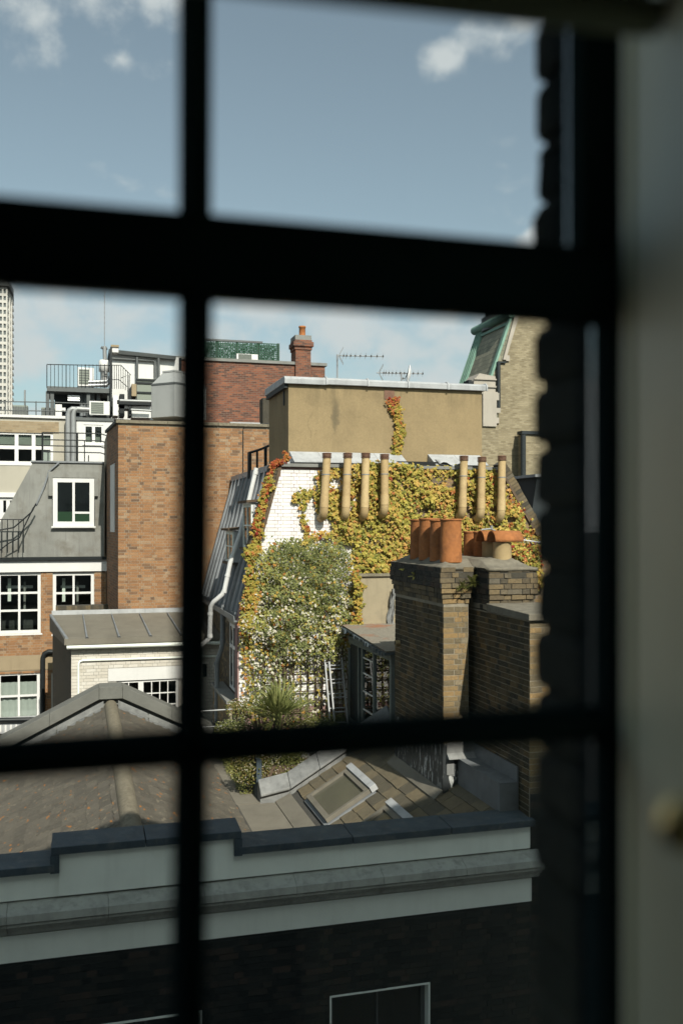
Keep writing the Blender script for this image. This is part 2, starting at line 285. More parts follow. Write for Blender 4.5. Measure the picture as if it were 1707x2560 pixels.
M['slate_r'] = pieces('tan_stone_slate', [(0.0, (0.17, 0.15, 0.11)), (0.4, (0.24, 0.205, 0.14)), (0.8, (0.30, 0.245, 0.155)), (1.0, (0.26, 0.20, 0.12))], grime=(0.12, 0.105, 0.08), grime_amt=0.45, gscale=5, fine=0.35, fscale=18)
M['slate_g'] = brick_tex('green_grey_slating', [(0.0, (0.26, 0.26, 0.19)), (0.5, (0.34, 0.33, 0.24)), (1.0, (0.42, 0.40, 0.29))], (0.10, 0.11, 0.09), 0.4, 0.22)

def ochre_mat():
    m, nt, b = newmat('ochre_render'); p = pos(nt); base = (0.365, 0.272, 0.145)
    c = ramp(nt, noise(nt, p, 1.6, 7, 0.65), [(0.3, sh(base, 0.82)), (0.5, base), (0.72, sh(base, 1.1))])
    c = mixc(nt, 0.3, c, ramp(nt, noise(nt, p, 24, 5, 0.7), [(0.3, 0.3), (0.7, 0.75)]), 'OVERLAY')
    s = noise(nt, vmul(nt, p, (5, 5, 0.45)), 1.0, 5, 0.65)
    c = mixc(nt, math_(nt, 'MULTIPLY', ramp(nt, s, [(0.55, 0.0), (0.75, 1.0)]), 0.4), c, (0.2, 0.155, 0.08))
    # a leak stain on the front, left of the middle
    sx = nt.nodes.new('ShaderNodeSeparateXYZ'); nt.links.new(p, sx.inputs[0])
    x0, z0 = xz(838, 1040, 19.3); w = noise(nt, p, 5, 4, 0.6)
    dx = math_(nt, 'DIVIDE', math_(nt, 'SUBTRACT', math_(nt, 'ADD', sx.outputs[0], math_(nt, 'MULTIPLY', math_(nt, 'SUBTRACT', w, 0.5), 0.35)), x0), 0.10)
    dz = math_(nt, 'DIVIDE', math_(nt, 'SUBTRACT', sx.outputs[2], z0), 0.42)
    d = math_(nt, 'ADD', math_(nt, 'POWER', math_(nt, 'ABSOLUTE', dx), 2), math_(nt, 'POWER', math_(nt, 'ABSOLUTE', dz), 2))
    c = mixc(nt, math_(nt, 'MULTIPLY', ramp(nt, d, [(0.1, 1.0), (1.0, 0.0)]), 0.7), c, (0.14, 0.115, 0.07))
    vo = nt.nodes.new('ShaderNodeTexVoronoi'); vo.feature = 'DISTANCE_TO_EDGE'; vo.inputs['Scale'].default_value = 0.75
    wv = nt.nodes.new('ShaderNodeVectorMath'); wv.operation = 'ADD'; nn_ = nt.nodes.new('ShaderNodeTexNoise'); nn_.inputs['Scale'].default_value = 3.0; nn_.inputs['Detail'].default_value = 6
    nt.links.new(p, nn_.inputs['Vector']); nt.links.new(p, wv.inputs[0]); nt.links.new(vmul(nt, nn_.outputs['Color'], (0.5, 0.5, 0.5)), wv.inputs[1]); nt.links.new(wv.outputs[0], vo.inputs['Vector'])
    c = mixc(nt, math_(nt, 'MULTIPLY', math_(nt, 'MULTIPLY', ramp(nt, vo.outputs['Distance'], [(0.003, 1.0), (0.010, 0.0)]), ramp(nt, noise(nt, p, 0.9, 3), [(0.48, 0.0), (0.62, 1.0)])), 0.3), c, (0.16, 0.12, 0.06))
    zt_o = xz(900, 968, 19.3)[1]                        # drip stains hang below the capping
    dr_ = math_(nt, 'MULTIPLY', ramp(nt, math_(nt, 'SUBTRACT', zt_o, sx.outputs[2]), [(0.0, 1.0), (0.55, 0.0)]), ramp(nt, noise(nt, vmul(nt, p, (7, 7, 0.3)), 1.0, 4, 0.6), [(0.45, 0.0), (0.68, 1.0)]))
    c = mixc(nt, math_(nt, 'MULTIPLY', dr_, 0.55), c, (0.17, 0.135, 0.075))
    c = toned(nt, c, m.name.split('.')[0])
    nt.links.new(c, b.inputs['Base Color']); b.inputs['Roughness'].default_value = 0.92
    bumpn(nt, b, noise(nt, p, 45, 5), 0.35); return m
M['ochre'] = ochre_mat()
def flake_mat():
    m, nt, b = newmat('flaking_black_paint'); p = pos(nt)
    f = noise(nt, vmul(nt, p, (14, 14, 4)), 1.0, 6, 0.7)
    c = mixc(nt, ramp(nt, f, [(0.55, 0.0), (0.59, 1.0)]), (0.022, 0.026, 0.028), (0.40, 0.41, 0.40))
    c = toned(nt, c, m.name.split('.')[0])
    nt.links.new(c, b.inputs['Base Color']); b.inputs['Roughness'].default_value = 0.6; bumpn(nt, b, f, 0.4); return m
M['flake'] = flake_mat()
def leaf_mat(name, stops, patch=None, patch_scale=1.2, patch_amt=0.8, rough=0.5):
    m, nt, b = newmat(name); p = pos(nt)
    c = ramp(nt, piece_rand(nt), stops)
    if patch:
        g = noise(nt, p, patch_scale, 4, 0.6)
        c = mixc(nt, math_(nt, 'MULTIPLY', ramp(nt, g, [(0.45, 0.0), (0.62, 1.0)]), patch_amt), c, ramp(nt, piece_rand(nt), patch))
    c = toned(nt, c, m.name.split('.')[0])
    nt.links.new(c, b.inputs['Base Color']); b.inputs['Roughness'].default_value = rough; b.inputs['Specular IOR Level'].default_value = 0.25
    tr = nt.nodes.new('ShaderNodeBsdfTranslucent'); nt.links.new(c, tr.inputs[0])
    ms = nt.nodes.new('ShaderNodeMixShader'); ms.inputs[0].default_value = 0.22
    nt.links.new(b.outputs[0], ms.inputs[1]); nt.links.new(tr.outputs[0], ms.inputs[2]); nt.links.new(ms.outputs[0], nt.nodes['Material Output'].inputs[0]); return m
M['ivy'] = leaf_mat('turning_creeper_leaf', [(0.0, (0.15, 0.165, 0.035)), (0.3, (0.33, 0.30, 0.055)), (0.65, (0.52, 0.43, 0.095)), (0.9, (0.58, 0.38, 0.10)), (1.0, (0.52, 0.22, 0.07))],
                    [(0.0, (0.38, 0.32, 0.06)), (0.5, (0.56, 0.38, 0.10)), (0.85, (0.55, 0.27, 0.09)), (1.0, (0.45, 0.13, 0.06))], 0.9, 0.6)
M['ivy_red'] = leaf_mat('red_creeper_leaf', [(0.0, (0.30, 0.22, 0.04)), (0.3, (0.42, 0.18, 0.04)), (0.7, (0.40, 0.09, 0.03)), (1.0, (0.28, 0.035, 0.025))])
M['ivy_gold'] = leaf_mat('gold_creeper_leaf', [(0.0, (0.20, 0.20, 0.035)), (0.4, (0.40, 0.33, 0.06)), (0.8, (0.50, 0.32, 0.07)), (1.0, (0.46, 0.17, 0.05))])
M['shrub'] = leaf_mat('small_green_leaf', [(0.0, (0.11, 0.14, 0.045)), (0.5, (0.20, 0.225, 0.08)), (0.85, (0.31, 0.32, 0.12)), (1.0, (0.42, 0.40, 0.15))], [(0.0, (0.30, 0.31, 0.08)), (0.6, (0.45, 0.44, 0.12)), (1.0, (0.55, 0.51, 0.17))], 1.6, 0.75)
M['feather'] = leaf_mat('fine_grey_green_leaf', [(0.0, (0.12, 0.15, 0.045)), (0.5, (0.21, 0.245, 0.08)), (0.85, (0.31, 0.33, 0.12)), (1.0, (0.42, 0.41, 0.15))])
M['petal'] = leaf_mat('cream_white_petal', [(0.0, (0.60, 0.56, 0.42)), (0.6, (0.74, 0.70, 0.58)), (1.0, (0.70, 0.62, 0.50))], rough=0.7)
M['palm'] = leaf_mat('palm_blade', [(0.0, (0.13, 0.16, 0.05)), (0.6, (0.24, 0.27, 0.09)), (1.0, (0.40, 0.40, 0.16))])
M['fern'] = leaf_mat('fern_green', [(0.0, (0.09, 0.11, 0.025)), (1.0, (0.26, 0.26, 0.07))])
M['bloom'] = leaf_mat('brownish_bloom_stem', [(0.0, (0.10, 0.13, 0.03)), (0.5, (0.20, 0.20, 0.05)), (0.8, (0.30, 0.20, 0.08)), (1.0, (0.26, 0.28, 0.08))])
M['stem'] = surf('woody_stem', (0.13, 0.10, 0.06), 0.2, 9, 0.9, 0.2)

# ---------------------------------------------------------------- mesh and object helpers
def thing(name, loc, label, cat, group=None, kind=None):
    o = bpy.data.objects.new(name, None); col.objects.link(o); o.location = loc; o.empty_display_size = 0.2
    tag(o, label, cat, group, kind); return o
def tag(o, label=None, cat=None, group=None, kind=None):
    if label: o['label'] = label
    if cat: o['category'] = cat
    if group: o['group'] = group
    if kind: o['kind'] = kind
    return o
def wloc(o):
    v = Vector(o.location); p = o.parent
    while p: v += Vector(p.location); p = p.parent
    return v
def link(name, me, mat, parent=None, loc=(0, 0, 0)):
    o = bpy.data.objects.new(name, me); col.objects.link(o)
    if me.materials: pass
    elif mat: me.materials.append(mat)
    loc = Vector(loc)
    if parent: o.parent = parent; loc = loc - wloc(parent)
    o.location = loc; return o
class MB:
    def __init__(s): s.v = []; s.f = []; s.sm = []
    def add(s, vs, fs, smooth=False):
        k = len(s.v); s.v += [tuple(v) for v in vs]; s.f += [tuple(i + k for i in f) for f in fs]; s.sm += [smooth] * len(fs); return s
    def box(s, x0, x1, y0, y1, z0, z1):
        v = [(x0, y0, z0), (x1, y0, z0), (x1, y1, z0), (x0, y1, z0), (x0, y0, z1), (x1, y0, z1), (x1, y1, z1), (x0, y1, z1)]
        return s.add(v, [(0, 1, 5, 4), (1, 2, 6, 5), (2, 3, 7, 6), (3, 0, 4, 7), (4, 5, 6, 7), (3, 2, 1, 0)])
    def hexa(s, a, b):                      # two quads, corresponding corners
        return s.add(list(a) + list(b), [(3, 2, 1, 0), (4, 5, 6, 7), (0, 1, 5, 4), (1, 2, 6, 5), (2, 3, 7, 6), (3, 0, 4, 7)])
    def prism(s, poly, y0, y1):             # poly in (x, z), extruded in y
        n = len(poly); v = [(x, y0, z) for x, z in poly] + [(x, y1, z) for x, z in poly]
        return s.add(v, [tuple(range(n)), tuple(range(2 * n - 1, n - 1, -1))] + [(i, i + n, (i + 1) % n + n, (i + 1) % n) for i in range(n)])
    def prismx(s, poly, x0, x1):            # poly in (y, z), extruded in x
        n = len(poly); v = [(x0, y, z) for y, z in poly] + [(x1, y, z) for y, z in poly]
        return s.add(v, [tuple(range(n)), tuple(range(2 * n - 1, n - 1, -1))] + [(i, i + n, (i + 1) % n + n, (i + 1) % n) for i in range(n)])
    def prismz(s, poly, z0, z1):
        n = len(poly); v = [(x, y, z0) for x, y in poly] + [(x, y, z1) for x, y in poly]
        return s.add(v, [tuple(range(n)), tuple(range(2 * n - 1, n - 1, -1))] + [(i, i + n, (i + 1) % n + n, (i + 1) % n) for i in range(n)])
    def tube(s, pts, r, n=10, caps=True):
        pts = [Vector(p) for p in pts]; rs = r if isinstance(r, (list, tuple)) else [r] * len(pts)
        k = len(s.v); prev = None
        for i, p in enumerate(pts):
            d = (pts[min(i + 1, len(pts) - 1)] - pts[max(i - 1, 0)]).normalized()
            if prev is None:
                a = d.cross(Vector((0.13, 0.31, 1)) if abs(d.z) < 0.95 else Vector((0, 1, 0))).normalized()
            else:
                a = (prev - d * prev.dot(d)).normalized()
            b = d.cross(a); prev = a
            for j in range(n):
                t = 2 * math.pi * j / n; s.v.append(tuple(p + (a * math.cos(t) + b * math.sin(t)) * rs[i]))
        for i in range(len(pts) - 1):
            for j in range(n):
                s.f.append((k + i * n + j, k + i * n + (j + 1) % n, k + (i + 1) * n + (j + 1) % n, k + (i + 1) * n + j)); s.sm.append(True)
        if caps:
            e = len(s.v); s.v += s.v[k:k + n] + s.v[e - n:e]
            s.f.append(tuple(e + j for j in range(n - 1, -1, -1))); s.f.append(tuple(e + n + j for j in range(n))); s.sm += [False, False]
        return s
    def lathe(s, c, prof, n=20):            # profile (r, z) about a vertical axis at c
        k = len(s.v)
        for r, z in prof:
            for j in range(n):
                t = 2 * math.pi * j / n; s.v.append((c[0] + r * math.cos(t), c[1] + r * math.sin(t), c[2] + z))
        for i in range(len(prof) - 1):
            for j in range(n):
                s.f.append((k + i * n + j, k + i * n + (j + 1) % n, k + (i + 1) * n + (j + 1) % n, k + (i + 1) * n + j)); s.sm.append(True)
        return s
    def mesh(s, name):
        me = bpy.data.meshes.new(name); me.from_pydata(s.v, [], s.f); me.polygons.foreach_set('use_smooth', s.sm); me.update(); return me
    def build(s, name, mat, parent=None, bevel=0.0):
        o = link(name, s.mesh(name), mat, None)
        if parent:
            o.parent = parent; o.location = -wloc(parent)
        if bevel:
            b = o.modifiers.new('bevel', 'BEVEL'); b.width = bevel; b.segments = 2; b.limit_method = 'ANGLE'
        return o
def bx(name, mat, parent, *b, bevel=0.0): return MB().box(*b).build(name, mat, parent, bevel)

# bricks: the courses of one wall face, laid out in (u, v); u runs along udir, v up
BRICK_MESH = {}
def brick_mesh(mat, w, h, d, ui, k):
    key = (mat.name, round(w, 3), round(h, 3), ui, k)
    if key not in BRICK_MESH:
        r = random.Random('%.3f%s%d' % (w, ui, k))
        j = lambda: r.uniform(-0.0025, 0.0025)
        v = []
        for a, t in ((0, 0), (w, 0), (w, h), (0, h)):
            v.append((a + j(), t + j(), j() * 0.6))
        v += [(0, 0, -d), (w, 0, -d), (w, h, -d), (0, h, -d)]
        U, Nn = AX[ui]
        me = bpy.data.meshes.new('brick')
        me.from_pydata([tuple(U * p[0] + Vector((0, 0, p[1])) + Nn * p[2]) for p in v], [], [(0, 1, 2, 3), (1, 0, 4, 5), (2, 1, 5, 6), (3, 2, 6, 7), (0, 3, 7, 4), (7, 6, 5, 4)])
        me.materials.append(mat); BRICK_MESH[key] = me
    return BRICK_MESH[key]
AX = {'front': (Vector((1, 0, 0)), Vector((0, -1, 0))), 'left': (Vector((0, -1, 0)), Vector((-1, 0, 0))), 'right': (Vector((0, 1, 0)), Vector((1, 0, 0)))}
def bricks(parent, ui, O, W, H, mat, keep=None, holes=(), lim=None, single=100, focus=None, bond='flemish', bl=0.225, bh=0.075, joint=0.010, proud=0.012, jit=0.003, seed=1, piece='brick', rest='brickwork', phase=0):
    """O: lower corner of the face; bricks stand proud of that face. keep(u0,v0,u1,v1) -> bool"""
    r = random.Random(seed); U, Nn = AX[ui]; O = Vector(O); lst = []
    for c in range(int(H / bh + 1e-6)):
        k = (c + phase) % 2; v0 = c * bh; u = -(0.0 if k == 0 else (bl * 0.75 if bond == 'flemish' else bl * 0.5))
        while u < W - 0.02:
            w = (bl if k % 2 == 0 else bl * 0.5) if bond == 'flemish' else bl
            k += 1
            a, b = max(u, 0), min(u + w, W)
            vm = v0 + bh / 2
            if lim: a, b = max(a, lim[0](vm)) if lim[0] else a, min(b, lim[1](vm)) if lim[1] else b
            segs = [(a, b)]
            for h in holes:
                if h[2] < vm < h[3]:
                    ns = []
                    for p, q in segs:
                        if h[1] <= p or h[0] >= q: ns.append((p, q))
                        else: ns += [(p, h[0])] * (h[0] > p) + [(h[1], q)] * (h[1] < q)
                    segs = ns
            for p, q in segs:
                if q - p > 0.03 and (keep is None or keep(p, v0, q, v0 + bh)): lst.append((p, v0, q - joint, v0 + bh - joint, abs((q - p) - w) < 1e-4))
            u += w
    full = [b for b in lst if b[4]]
    if focus: full.sort(key=lambda b: abs((b[0] + b[2]) / 2 - focus[0]) + abs((b[1] + b[3]) / 2 - focus[1]))
    chosen = set(full[:single])
    mb = MB()
    for b in lst:
        d = proud + r.uniform(-jit, jit); w, h = b[2] - b[0], b[3] - b[1]
        if b in chosen:
            me = brick_mesh(mat, w, h, 0.05, ui, r.randrange(3))
            link(piece, me, mat, parent, O + U * b[0] + Vector((0, 0, b[1])) + Nn * d)
        else:
            q = lambda: r.uniform(-0.0025, 0.0025)
            fr = [O + U * (a + q()) + Vector((0, 0, t + q())) + Nn * (d + q() * 0.5) for a, t in ((b[0], b[1]), (b[2], b[1]), (b[2], b[3]), (b[0], b[3]))]
            bk = [O + U * a + Vector((0, 0, t)) - Nn * 0.02 for a, t in ((b[0], b[1]), (b[2], b[1]), (b[2], b[3]), (b[0], b[3]))]
            mb.add(fr + bk, [(0, 1, 2, 3), (1, 0, 4, 5), (2, 1, 5, 6), (3, 2, 6, 7), (0, 3, 7, 4)])
    if mb.v: tag(mb.build(rest, mat, parent), kind='stuff')
def holed(mb, x0, x1, z0, z1, y0, y1, holes):
    xs = sorted({x0, x1} | {min(max(v, x0), x1) for h in holes for v in h[:2]}); zs = sorted({z0, z1} | {min(max(v, z0), z1) for h in holes for v in h[2:4]})
    for a, b in zip(xs, xs[1:]):
        for c, d in zip(zs, zs[1:]):
            mx_, mz = (a + b) / 2, (c + d) / 2
            if not any(h[0] < mx_ < h[1] and h[2] < mz < h[3] for h in holes): mb.box(a, b, y0, y1, c, d)
    return mb

def window(parent, x0, x1, z0, z1, Y, cols, rows, frame=0.06, bar=0.025, mat=None, glass=None, recess=0.0, name='window', depth=0.06, inside=1.2, sill=True, colw=None, rowh=None, imat=None):
    """front-facing window: frame and bars one part, every pane a sub-part, a dim room behind"""
    mat = mat or M['white']; glass = glass or M['clear']; y0, y1 = Y + recess, Y + recess + depth
    colw = colw or [1.0 / cols] * cols; rowh = rowh or [1.0 / rows] * rows
    ix0, ix1, iz0, iz1 = x0 + frame, x1 - frame, z0 + frame, z1 - frame
    m = MB(); m.box(x0, ix0, y0, y1, z0, z1); m.box(ix1, x1, y0, y1, z0, z1); m.box(ix0, ix1, y0, y1, z0, iz0); m.box(ix0, ix1, y0, y1, iz1, z1)
    xe = [ix0 + (ix1 - ix0) * sum(colw[:i]) for i in range(cols + 1)]; ze = [iz0 + (iz1 - iz0) * sum(rowh[:i]) for i in range(rows + 1)]
    for x in xe[1:-1]: m.box(x - bar / 2, x + bar / 2, y0 + 0.004, y1 - 0.004, iz0, iz1)
    for z in ze[1:-1]: m.box(ix0, ix1, y0 + 0.008, y1 - 0.008, z - bar / 2, z + bar / 2)
    if sill: m.box(x0 - 0.04, x1 + 0.04, y0 - 0.05, y0 - 0.001, z0 - 0.05, z0 - 0.002)
    w = m.build(name, mat, parent)
    for i in range(cols):
        for j in range(rows):
            bx('pane', glass, w, xe[i], xe[i + 1], y0 + 0.024, y0 + 0.030, ze[j], ze[j + 1])
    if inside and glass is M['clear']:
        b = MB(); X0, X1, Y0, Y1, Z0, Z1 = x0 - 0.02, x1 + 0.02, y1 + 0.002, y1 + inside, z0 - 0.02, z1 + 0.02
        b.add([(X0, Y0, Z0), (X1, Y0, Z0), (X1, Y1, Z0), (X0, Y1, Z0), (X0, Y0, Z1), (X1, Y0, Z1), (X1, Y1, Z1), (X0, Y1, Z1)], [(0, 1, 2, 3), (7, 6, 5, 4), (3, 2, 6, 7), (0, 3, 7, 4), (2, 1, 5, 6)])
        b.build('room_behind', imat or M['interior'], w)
    return w

# ================================================================ our own room and window (foreground, out of focus)
def structure(name, mb, mat): return tag(mb.build(name, mat), kind='structure')
structure('floor', MB().box(-2.6, 1.5, -3.2, 0.93, -1.75, -1.65), M['room'])
structure('ceiling', MB().box(-2.6, 1.5, -3.2, 0.93, 1.5, 1.6), M['room'])
structure('wall_left', MB().box(-2.7, -2.6, -3.2, 0.93, -1.75, 1.6), M['room'])
structure('wall_right', MB().box(1.5, 1.6, -3.2, 0.93, -1.75, 1.6), M['room'])
structure('wall_back', MB().box(-2.7, 1.6, -3.3, -3.2, -1.75, 1.6), M['room'])
structure('wall_window', holed(MB(), -2.6, 1.5, -1.65, 1.5, 0.80, 0.925, [(-0.80, 0.62, -1.14, 1.18)]), M['room'])

own = thing('brick_building', (0, 1.0, -15), 'our own brick building, its backlit jamb dark along the right edge', 'building')
OWN_TOP = 6.2
holed(MB(), -16, 16, -15, OWN_TOP, 0.93, 1.05, [(-0.80, 0.72, -1.18, 1.20)]).build('wall', M['own_wall'], own)
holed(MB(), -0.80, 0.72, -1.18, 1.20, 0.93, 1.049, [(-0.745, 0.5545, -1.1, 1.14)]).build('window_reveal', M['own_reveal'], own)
bx('roof', M['lead'], own, -16, 16, -9, 1.05, OWN_TOP + 0.001, OWN_TOP + 0.02)
bx('stone_sill', M['stucco_dirty'], own, -0.85, 0.66, 0.94, 1.12, -1.16, -1.101)
r_ = random.Random(3)
for c in range(31):                                   # right jamb: one brick end per course, joints raked back
    z0 = -1.1 + c * 0.075
    w = 0.172 if c % 2 == 0 else 0.10
    e = r_.uniform(-0.003, 0.003)
    m = MB(); x0, x1, y0, y1, z1 = 0.545 + e, 0.545 + w, 0.931, 1.058 + r_.uniform(-0.002, 0.002), z0 + 0.066
    k = 0.003
    m.hexa([(x0 + k, y0, z0), (x1, y0, z0), (x1, y1 - k, z0), (x0 + k, y1 - k, z0)], [(x0, y0, z0 + 0.012), (x1, y0, z0 + 0.012), (x1, y1, z0 + 0.012), (x0, y1, z0 + 0.012)])
    m.hexa([(x0, y0, z0 + 0.0121), (x1, y0, z0 + 0.0121), (x1, y1, z0 + 0.0121), (x0, y1, z0 + 0.0121)], [(x0 + e, y0, z1 - 0.012), (x1, y0, z1 - 0.012), (x1, y1, z1 - 0.012), (x0 + e, y1, z1 - 0.012)])
    m.hexa([(x0, y0, z1 - 0.0119), (x1, y0, z1 - 0.0119), (x1, y1, z1 - 0.0119), (x0, y1, z1 - 0.0119)], [(x0 + k * 1.4, y0, z1), (x1, y0, z1), (x1, y1 - k, z1), (x0 + k * 1.4, y1 - k, z1)])
    m.build('brick', M['own_brick'], own)

sw = thing('sash_window', (-0.1, 0.85, -1.1), 'black sash window with thin glazing bars, blurred across the foreground', 'window')
m = MB()
m.box(0.5385, 0.60, 0.79, 0.928, -1.1, 1.16); m.box(-0.79, -0.72, 0.79, 0.928, -1.1, 1.16)
m.box(-0.72, 0.5385, 0.79, 0.928, 1.1201, 1.16); m.box(-0.72, 0.5385, 0.77, 0.928, -1.1, -1.056); m.build('frame', M['own_reveal'], sw)
def sash(name, y0, y1, zb, zt, rails, vbars, hbars, lean):
    s = MB(); s.box(-0.719, -0.668, y0, y1, zb, zt); s.box(0.489, 0.538, y0, y1, zb, zt)
    s.box(-0.668, 0.489, y0, y1, zb, zb + rails[0]); s.box(-0.668, 0.489, y0, y1, zt - rails[1], zt)
    s = s.build(name, M['sash'], sw); iz0, iz1 = zb + rails[0], zt - rails[1]
    def bar(a, b, wid, horizontal):
        mb = MB(); h = wid / 2
        ya, yb, yc = y0 + 0.002, y0 + 0.020, y1 - 0.004   # moulded: narrow inner nose, full outer rebate
        if horizontal:
            z = a; mb.prismx([(ya, z - h * 0.45), (yb, z - h), (yc, z - h), (yc, z + h), (yb, z + h), (ya, z + h * 0.45)], -0.668, 0.489)
        else:
            mb.hexa([(a - h * 0.45 - lean, ya, iz0), (a + h * 0.45 - lean, ya, iz0), (a + h - lean, yc, iz0), (a - h - lean, yc, iz0)],
                    [(a - h * 0.45 + lean, ya, iz1), (a + h * 0.45 + lean, ya, iz1), (a + h + lean, yc, iz1), (a - h + lean, yc, iz1)])
        mb.build('glazing_bar', M['sash'], s)
    for x in vbars: bar(x, None, 0.031, False)
    for z in hbars: bar(z, None, 0.032, True)
    xs = [-0.668] + sorted(vbars) + [0.489]; zs = [iz0] + sorted(hbars) + [iz1]
    for a, b in zip(xs, xs[1:]):
        for c, d in zip(zs, zs[1:]):
            bx('pane', M['pane'], s, a + 0.002, b - 0.002, y0 + 0.024, y0 + 0.027, c + 0.002, d - 0.002)
sash('upper_sash', 0.848, 0.888, 0.236, 1.119, (0.045, 0.05), [0.105, -0.29], [0.69], 0.001)
sash('lower_sash', 0.800, 0.840, -1.055, 0.250, (0.075, 0.052), [0.093, -0.30], [-0.196, -0.60], 0.006)

sh_ = thing('window_shutter', (0.51, 0.6, -1.1), 'sage painted folding shutter with a brass knob at right edge', 'shutter')
def splay(m, k=0.45):                                   # the leaf stands folded a little open, towards the light
    m.v = [(x - (0.775 - y) * k, y, z) for x, y, z in m.v]; return m
splay(MB().box(0.497, 0.520, 0.36, 0.775, -1.08, 1.14).box(0.488, 0.496, 0.735, 0.774, -1.08, 1.14).box(0.488, 0.496, 0.362, 0.40, -1.08, 1.14)).build('leaf', M['shutter'], sh_, 0.003)
splay(MB().box(0.490, 0.4965, 0.42, 0.715, -0.95, 1.0)).build('raised_panel', M['shutter'], sh_, 0.004)
kn, kt = Vector((-0.912, 0.41, 0)), Vector((0.41, 0.912, 0)); kz = -0.163; kc = Vector((0.488 - (0.775 - 0.43) * 0.45, 0.43, kz)) + kn * 0.022
m = MB(); prof = [(0.009, 0.045), (0.009, 0.026), (0.012, 0.022), (0.019, 0.014), (0.0225, 0.004), (0.021, -0.006), (0.015, -0.013), (0.006, -0.0165), (0.0005, -0.017)]
for r, t in prof:
    for j in range(20): m.v.append(tuple(kc - kn * t * 0.66 + (kt * math.cos(j * math.pi / 10) + Vector((0, 0, 1)) * math.sin(j * math.pi / 10)) * r * 0.66))
for i in range(len(prof) - 1):
    for j in range(20): m.f.append((i * 20 + j, i * 20 + (j + 1) % 20, (i + 1) * 20 + (j + 1) % 20, (i + 1) * 20 + j)); m.sm.append(True)
m.build('knob', M['brass'], sh_)

bl = thing('window_blind', (-0.1, 0.62, 0.4), 'olive cloth blind bunched across the top of the window', 'blind')
A, B = P(-900, -175, 0.66), P(1638, 92, 0.60)
A = A - (B - A) * 0.9; up = Vector((0, 0, 0.014))
MB().tube([A + up, A.lerp(B, 0.5) + up, B + up], 0.014, 12).build('bottom_roll', M['blind'], bl)
m = MB(); n_ = 40
for i in range(n_ + 1):
    q = A.lerp(B, i / n_)
    for k in range(6): m.v.append((q.x, q.y + 0.01 + 0.006 * math.sin(k * 1.9 + i * 0.3), q.z + 0.026 + k * 0.14))
for i in range(n_):
    for k in range(5): m.f.append((i * 6 + k, (i + 1) * 6 + k, (i + 1) * 6 + k + 1, i * 6 + k + 1)); m.sm.append(True)
o = m.build('cloth', M['blind'], bl); so = o.modifiers.new('thick', 'SOLIDIFY'); so.thickness = 0.003

# ================================================================ ground
structure('ground', MB().add([(-900, -60, -15), (900, -60, -15), (900, 1500, -15), (-900, 1500, -15)], [(0, 1, 2, 3)]), M['asphalt'])

# ================================================================ the house across the lane (nearest, below the eye)
YF, XW = 10.7, 5.45
opp = thing('terraced_house', (1.5, 12, -15), 'sooty brick house with white parapet across the lane below', 'house')
ZB = -4.73                                              # foot of the white band
holes = [(2.84, 4.10, -7.3, -5.58), (0.10, 1.34, -7.3, -5.54)]
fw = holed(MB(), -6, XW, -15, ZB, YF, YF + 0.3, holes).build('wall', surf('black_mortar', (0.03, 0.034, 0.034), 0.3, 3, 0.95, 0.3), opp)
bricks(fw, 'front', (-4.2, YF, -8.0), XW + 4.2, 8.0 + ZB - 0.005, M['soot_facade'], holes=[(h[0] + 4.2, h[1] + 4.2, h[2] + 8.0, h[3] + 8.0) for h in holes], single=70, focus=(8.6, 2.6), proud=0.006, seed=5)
for h in holes:
    m = MB(); m.box(h[0], h[0] + 0.02, YF - 0.015, YF + 0.2, h[2], h[3]); m.box(h[1] - 0.02, h[1], YF - 0.015, YF + 0.2, h[2], h[3]); m.box(h[0] + 0.02, h[1] - 0.02, YF - 0.015, YF + 0.2, h[3] - 0.02, h[3])
    m.build('reveal', M['stucco'], opp)
    window(opp, h[0] + 0.021, h[1] - 0.021, h[2], h[3] - 0.021, YF, 2, 2, 0.05, 0.022, M['grey_metal'], recess=0.12, sill=False)
m = MB(); m.box(-6, XW, YF - 0.03, YF + 0.32, ZB, -4.44); m.build('frieze', M['stucco'], opp)
prof = [(YF + 0.30, -4.06), (YF - 0.03, -4.10), (YF - 0.20, -4.165), (YF - 0.21, -4.245), (YF - 0.165, -4.25), (YF - 0.165, -4.262), (YF - 0.185, -4.262), (YF - 0.185, -4.29), (YF - 0.13, -4.31), (YF - 0.10, -4.36), (YF - 0.06, -4.375), (YF - 0.055, -4.42), (YF + 0.3, -4.439)]
for i in range(11):                                     # cornice stones butted end to end
    a = -6 + i * (XW + 0.1 + 6) / 11; MB().prismx(prof, a + 0.002, a + (XW + 0.1 + 6) / 11 - 0.002).build('cornice_stone', M['stucco_dirty'], opp)
m = MB(); m.box(-6, XW - 0.005, YF, YF + 0.33, -4.075, -3.785); m.box(-0.22, 1.70, YF - 0.015, YF + 0.345, -4.07, -3.60); m.build('parapet', M['stucco'], opp)
def coping(x0, x1, z):
    MB().prismx([(YF - 0.075, z), (YF - 0.08, z + 0.085), (YF + 0.38, z + 0.105), (YF + 0.38, z)], x0, x1).build('coping', M['lead_dark'], opp, 0.006)
for a, b in ((-6, -4), (-3.99, -2.1), (-2.09, -0.27), (1.75, 3.1), (3.11, 4.35), (4.36, XW + 0.03)): coping(a, b, -3.785)
for a, b in ((-0.30, 0.70), (0.71, 1.78)): coping(a, b, -3.598)
for a, b in ((-0.31, -0.215), (1.70, 1.79)): bx('coping', M['lead_dark'], opp, a, b, YF - 0.07, YF + 0.37, -3.80, -3.60)

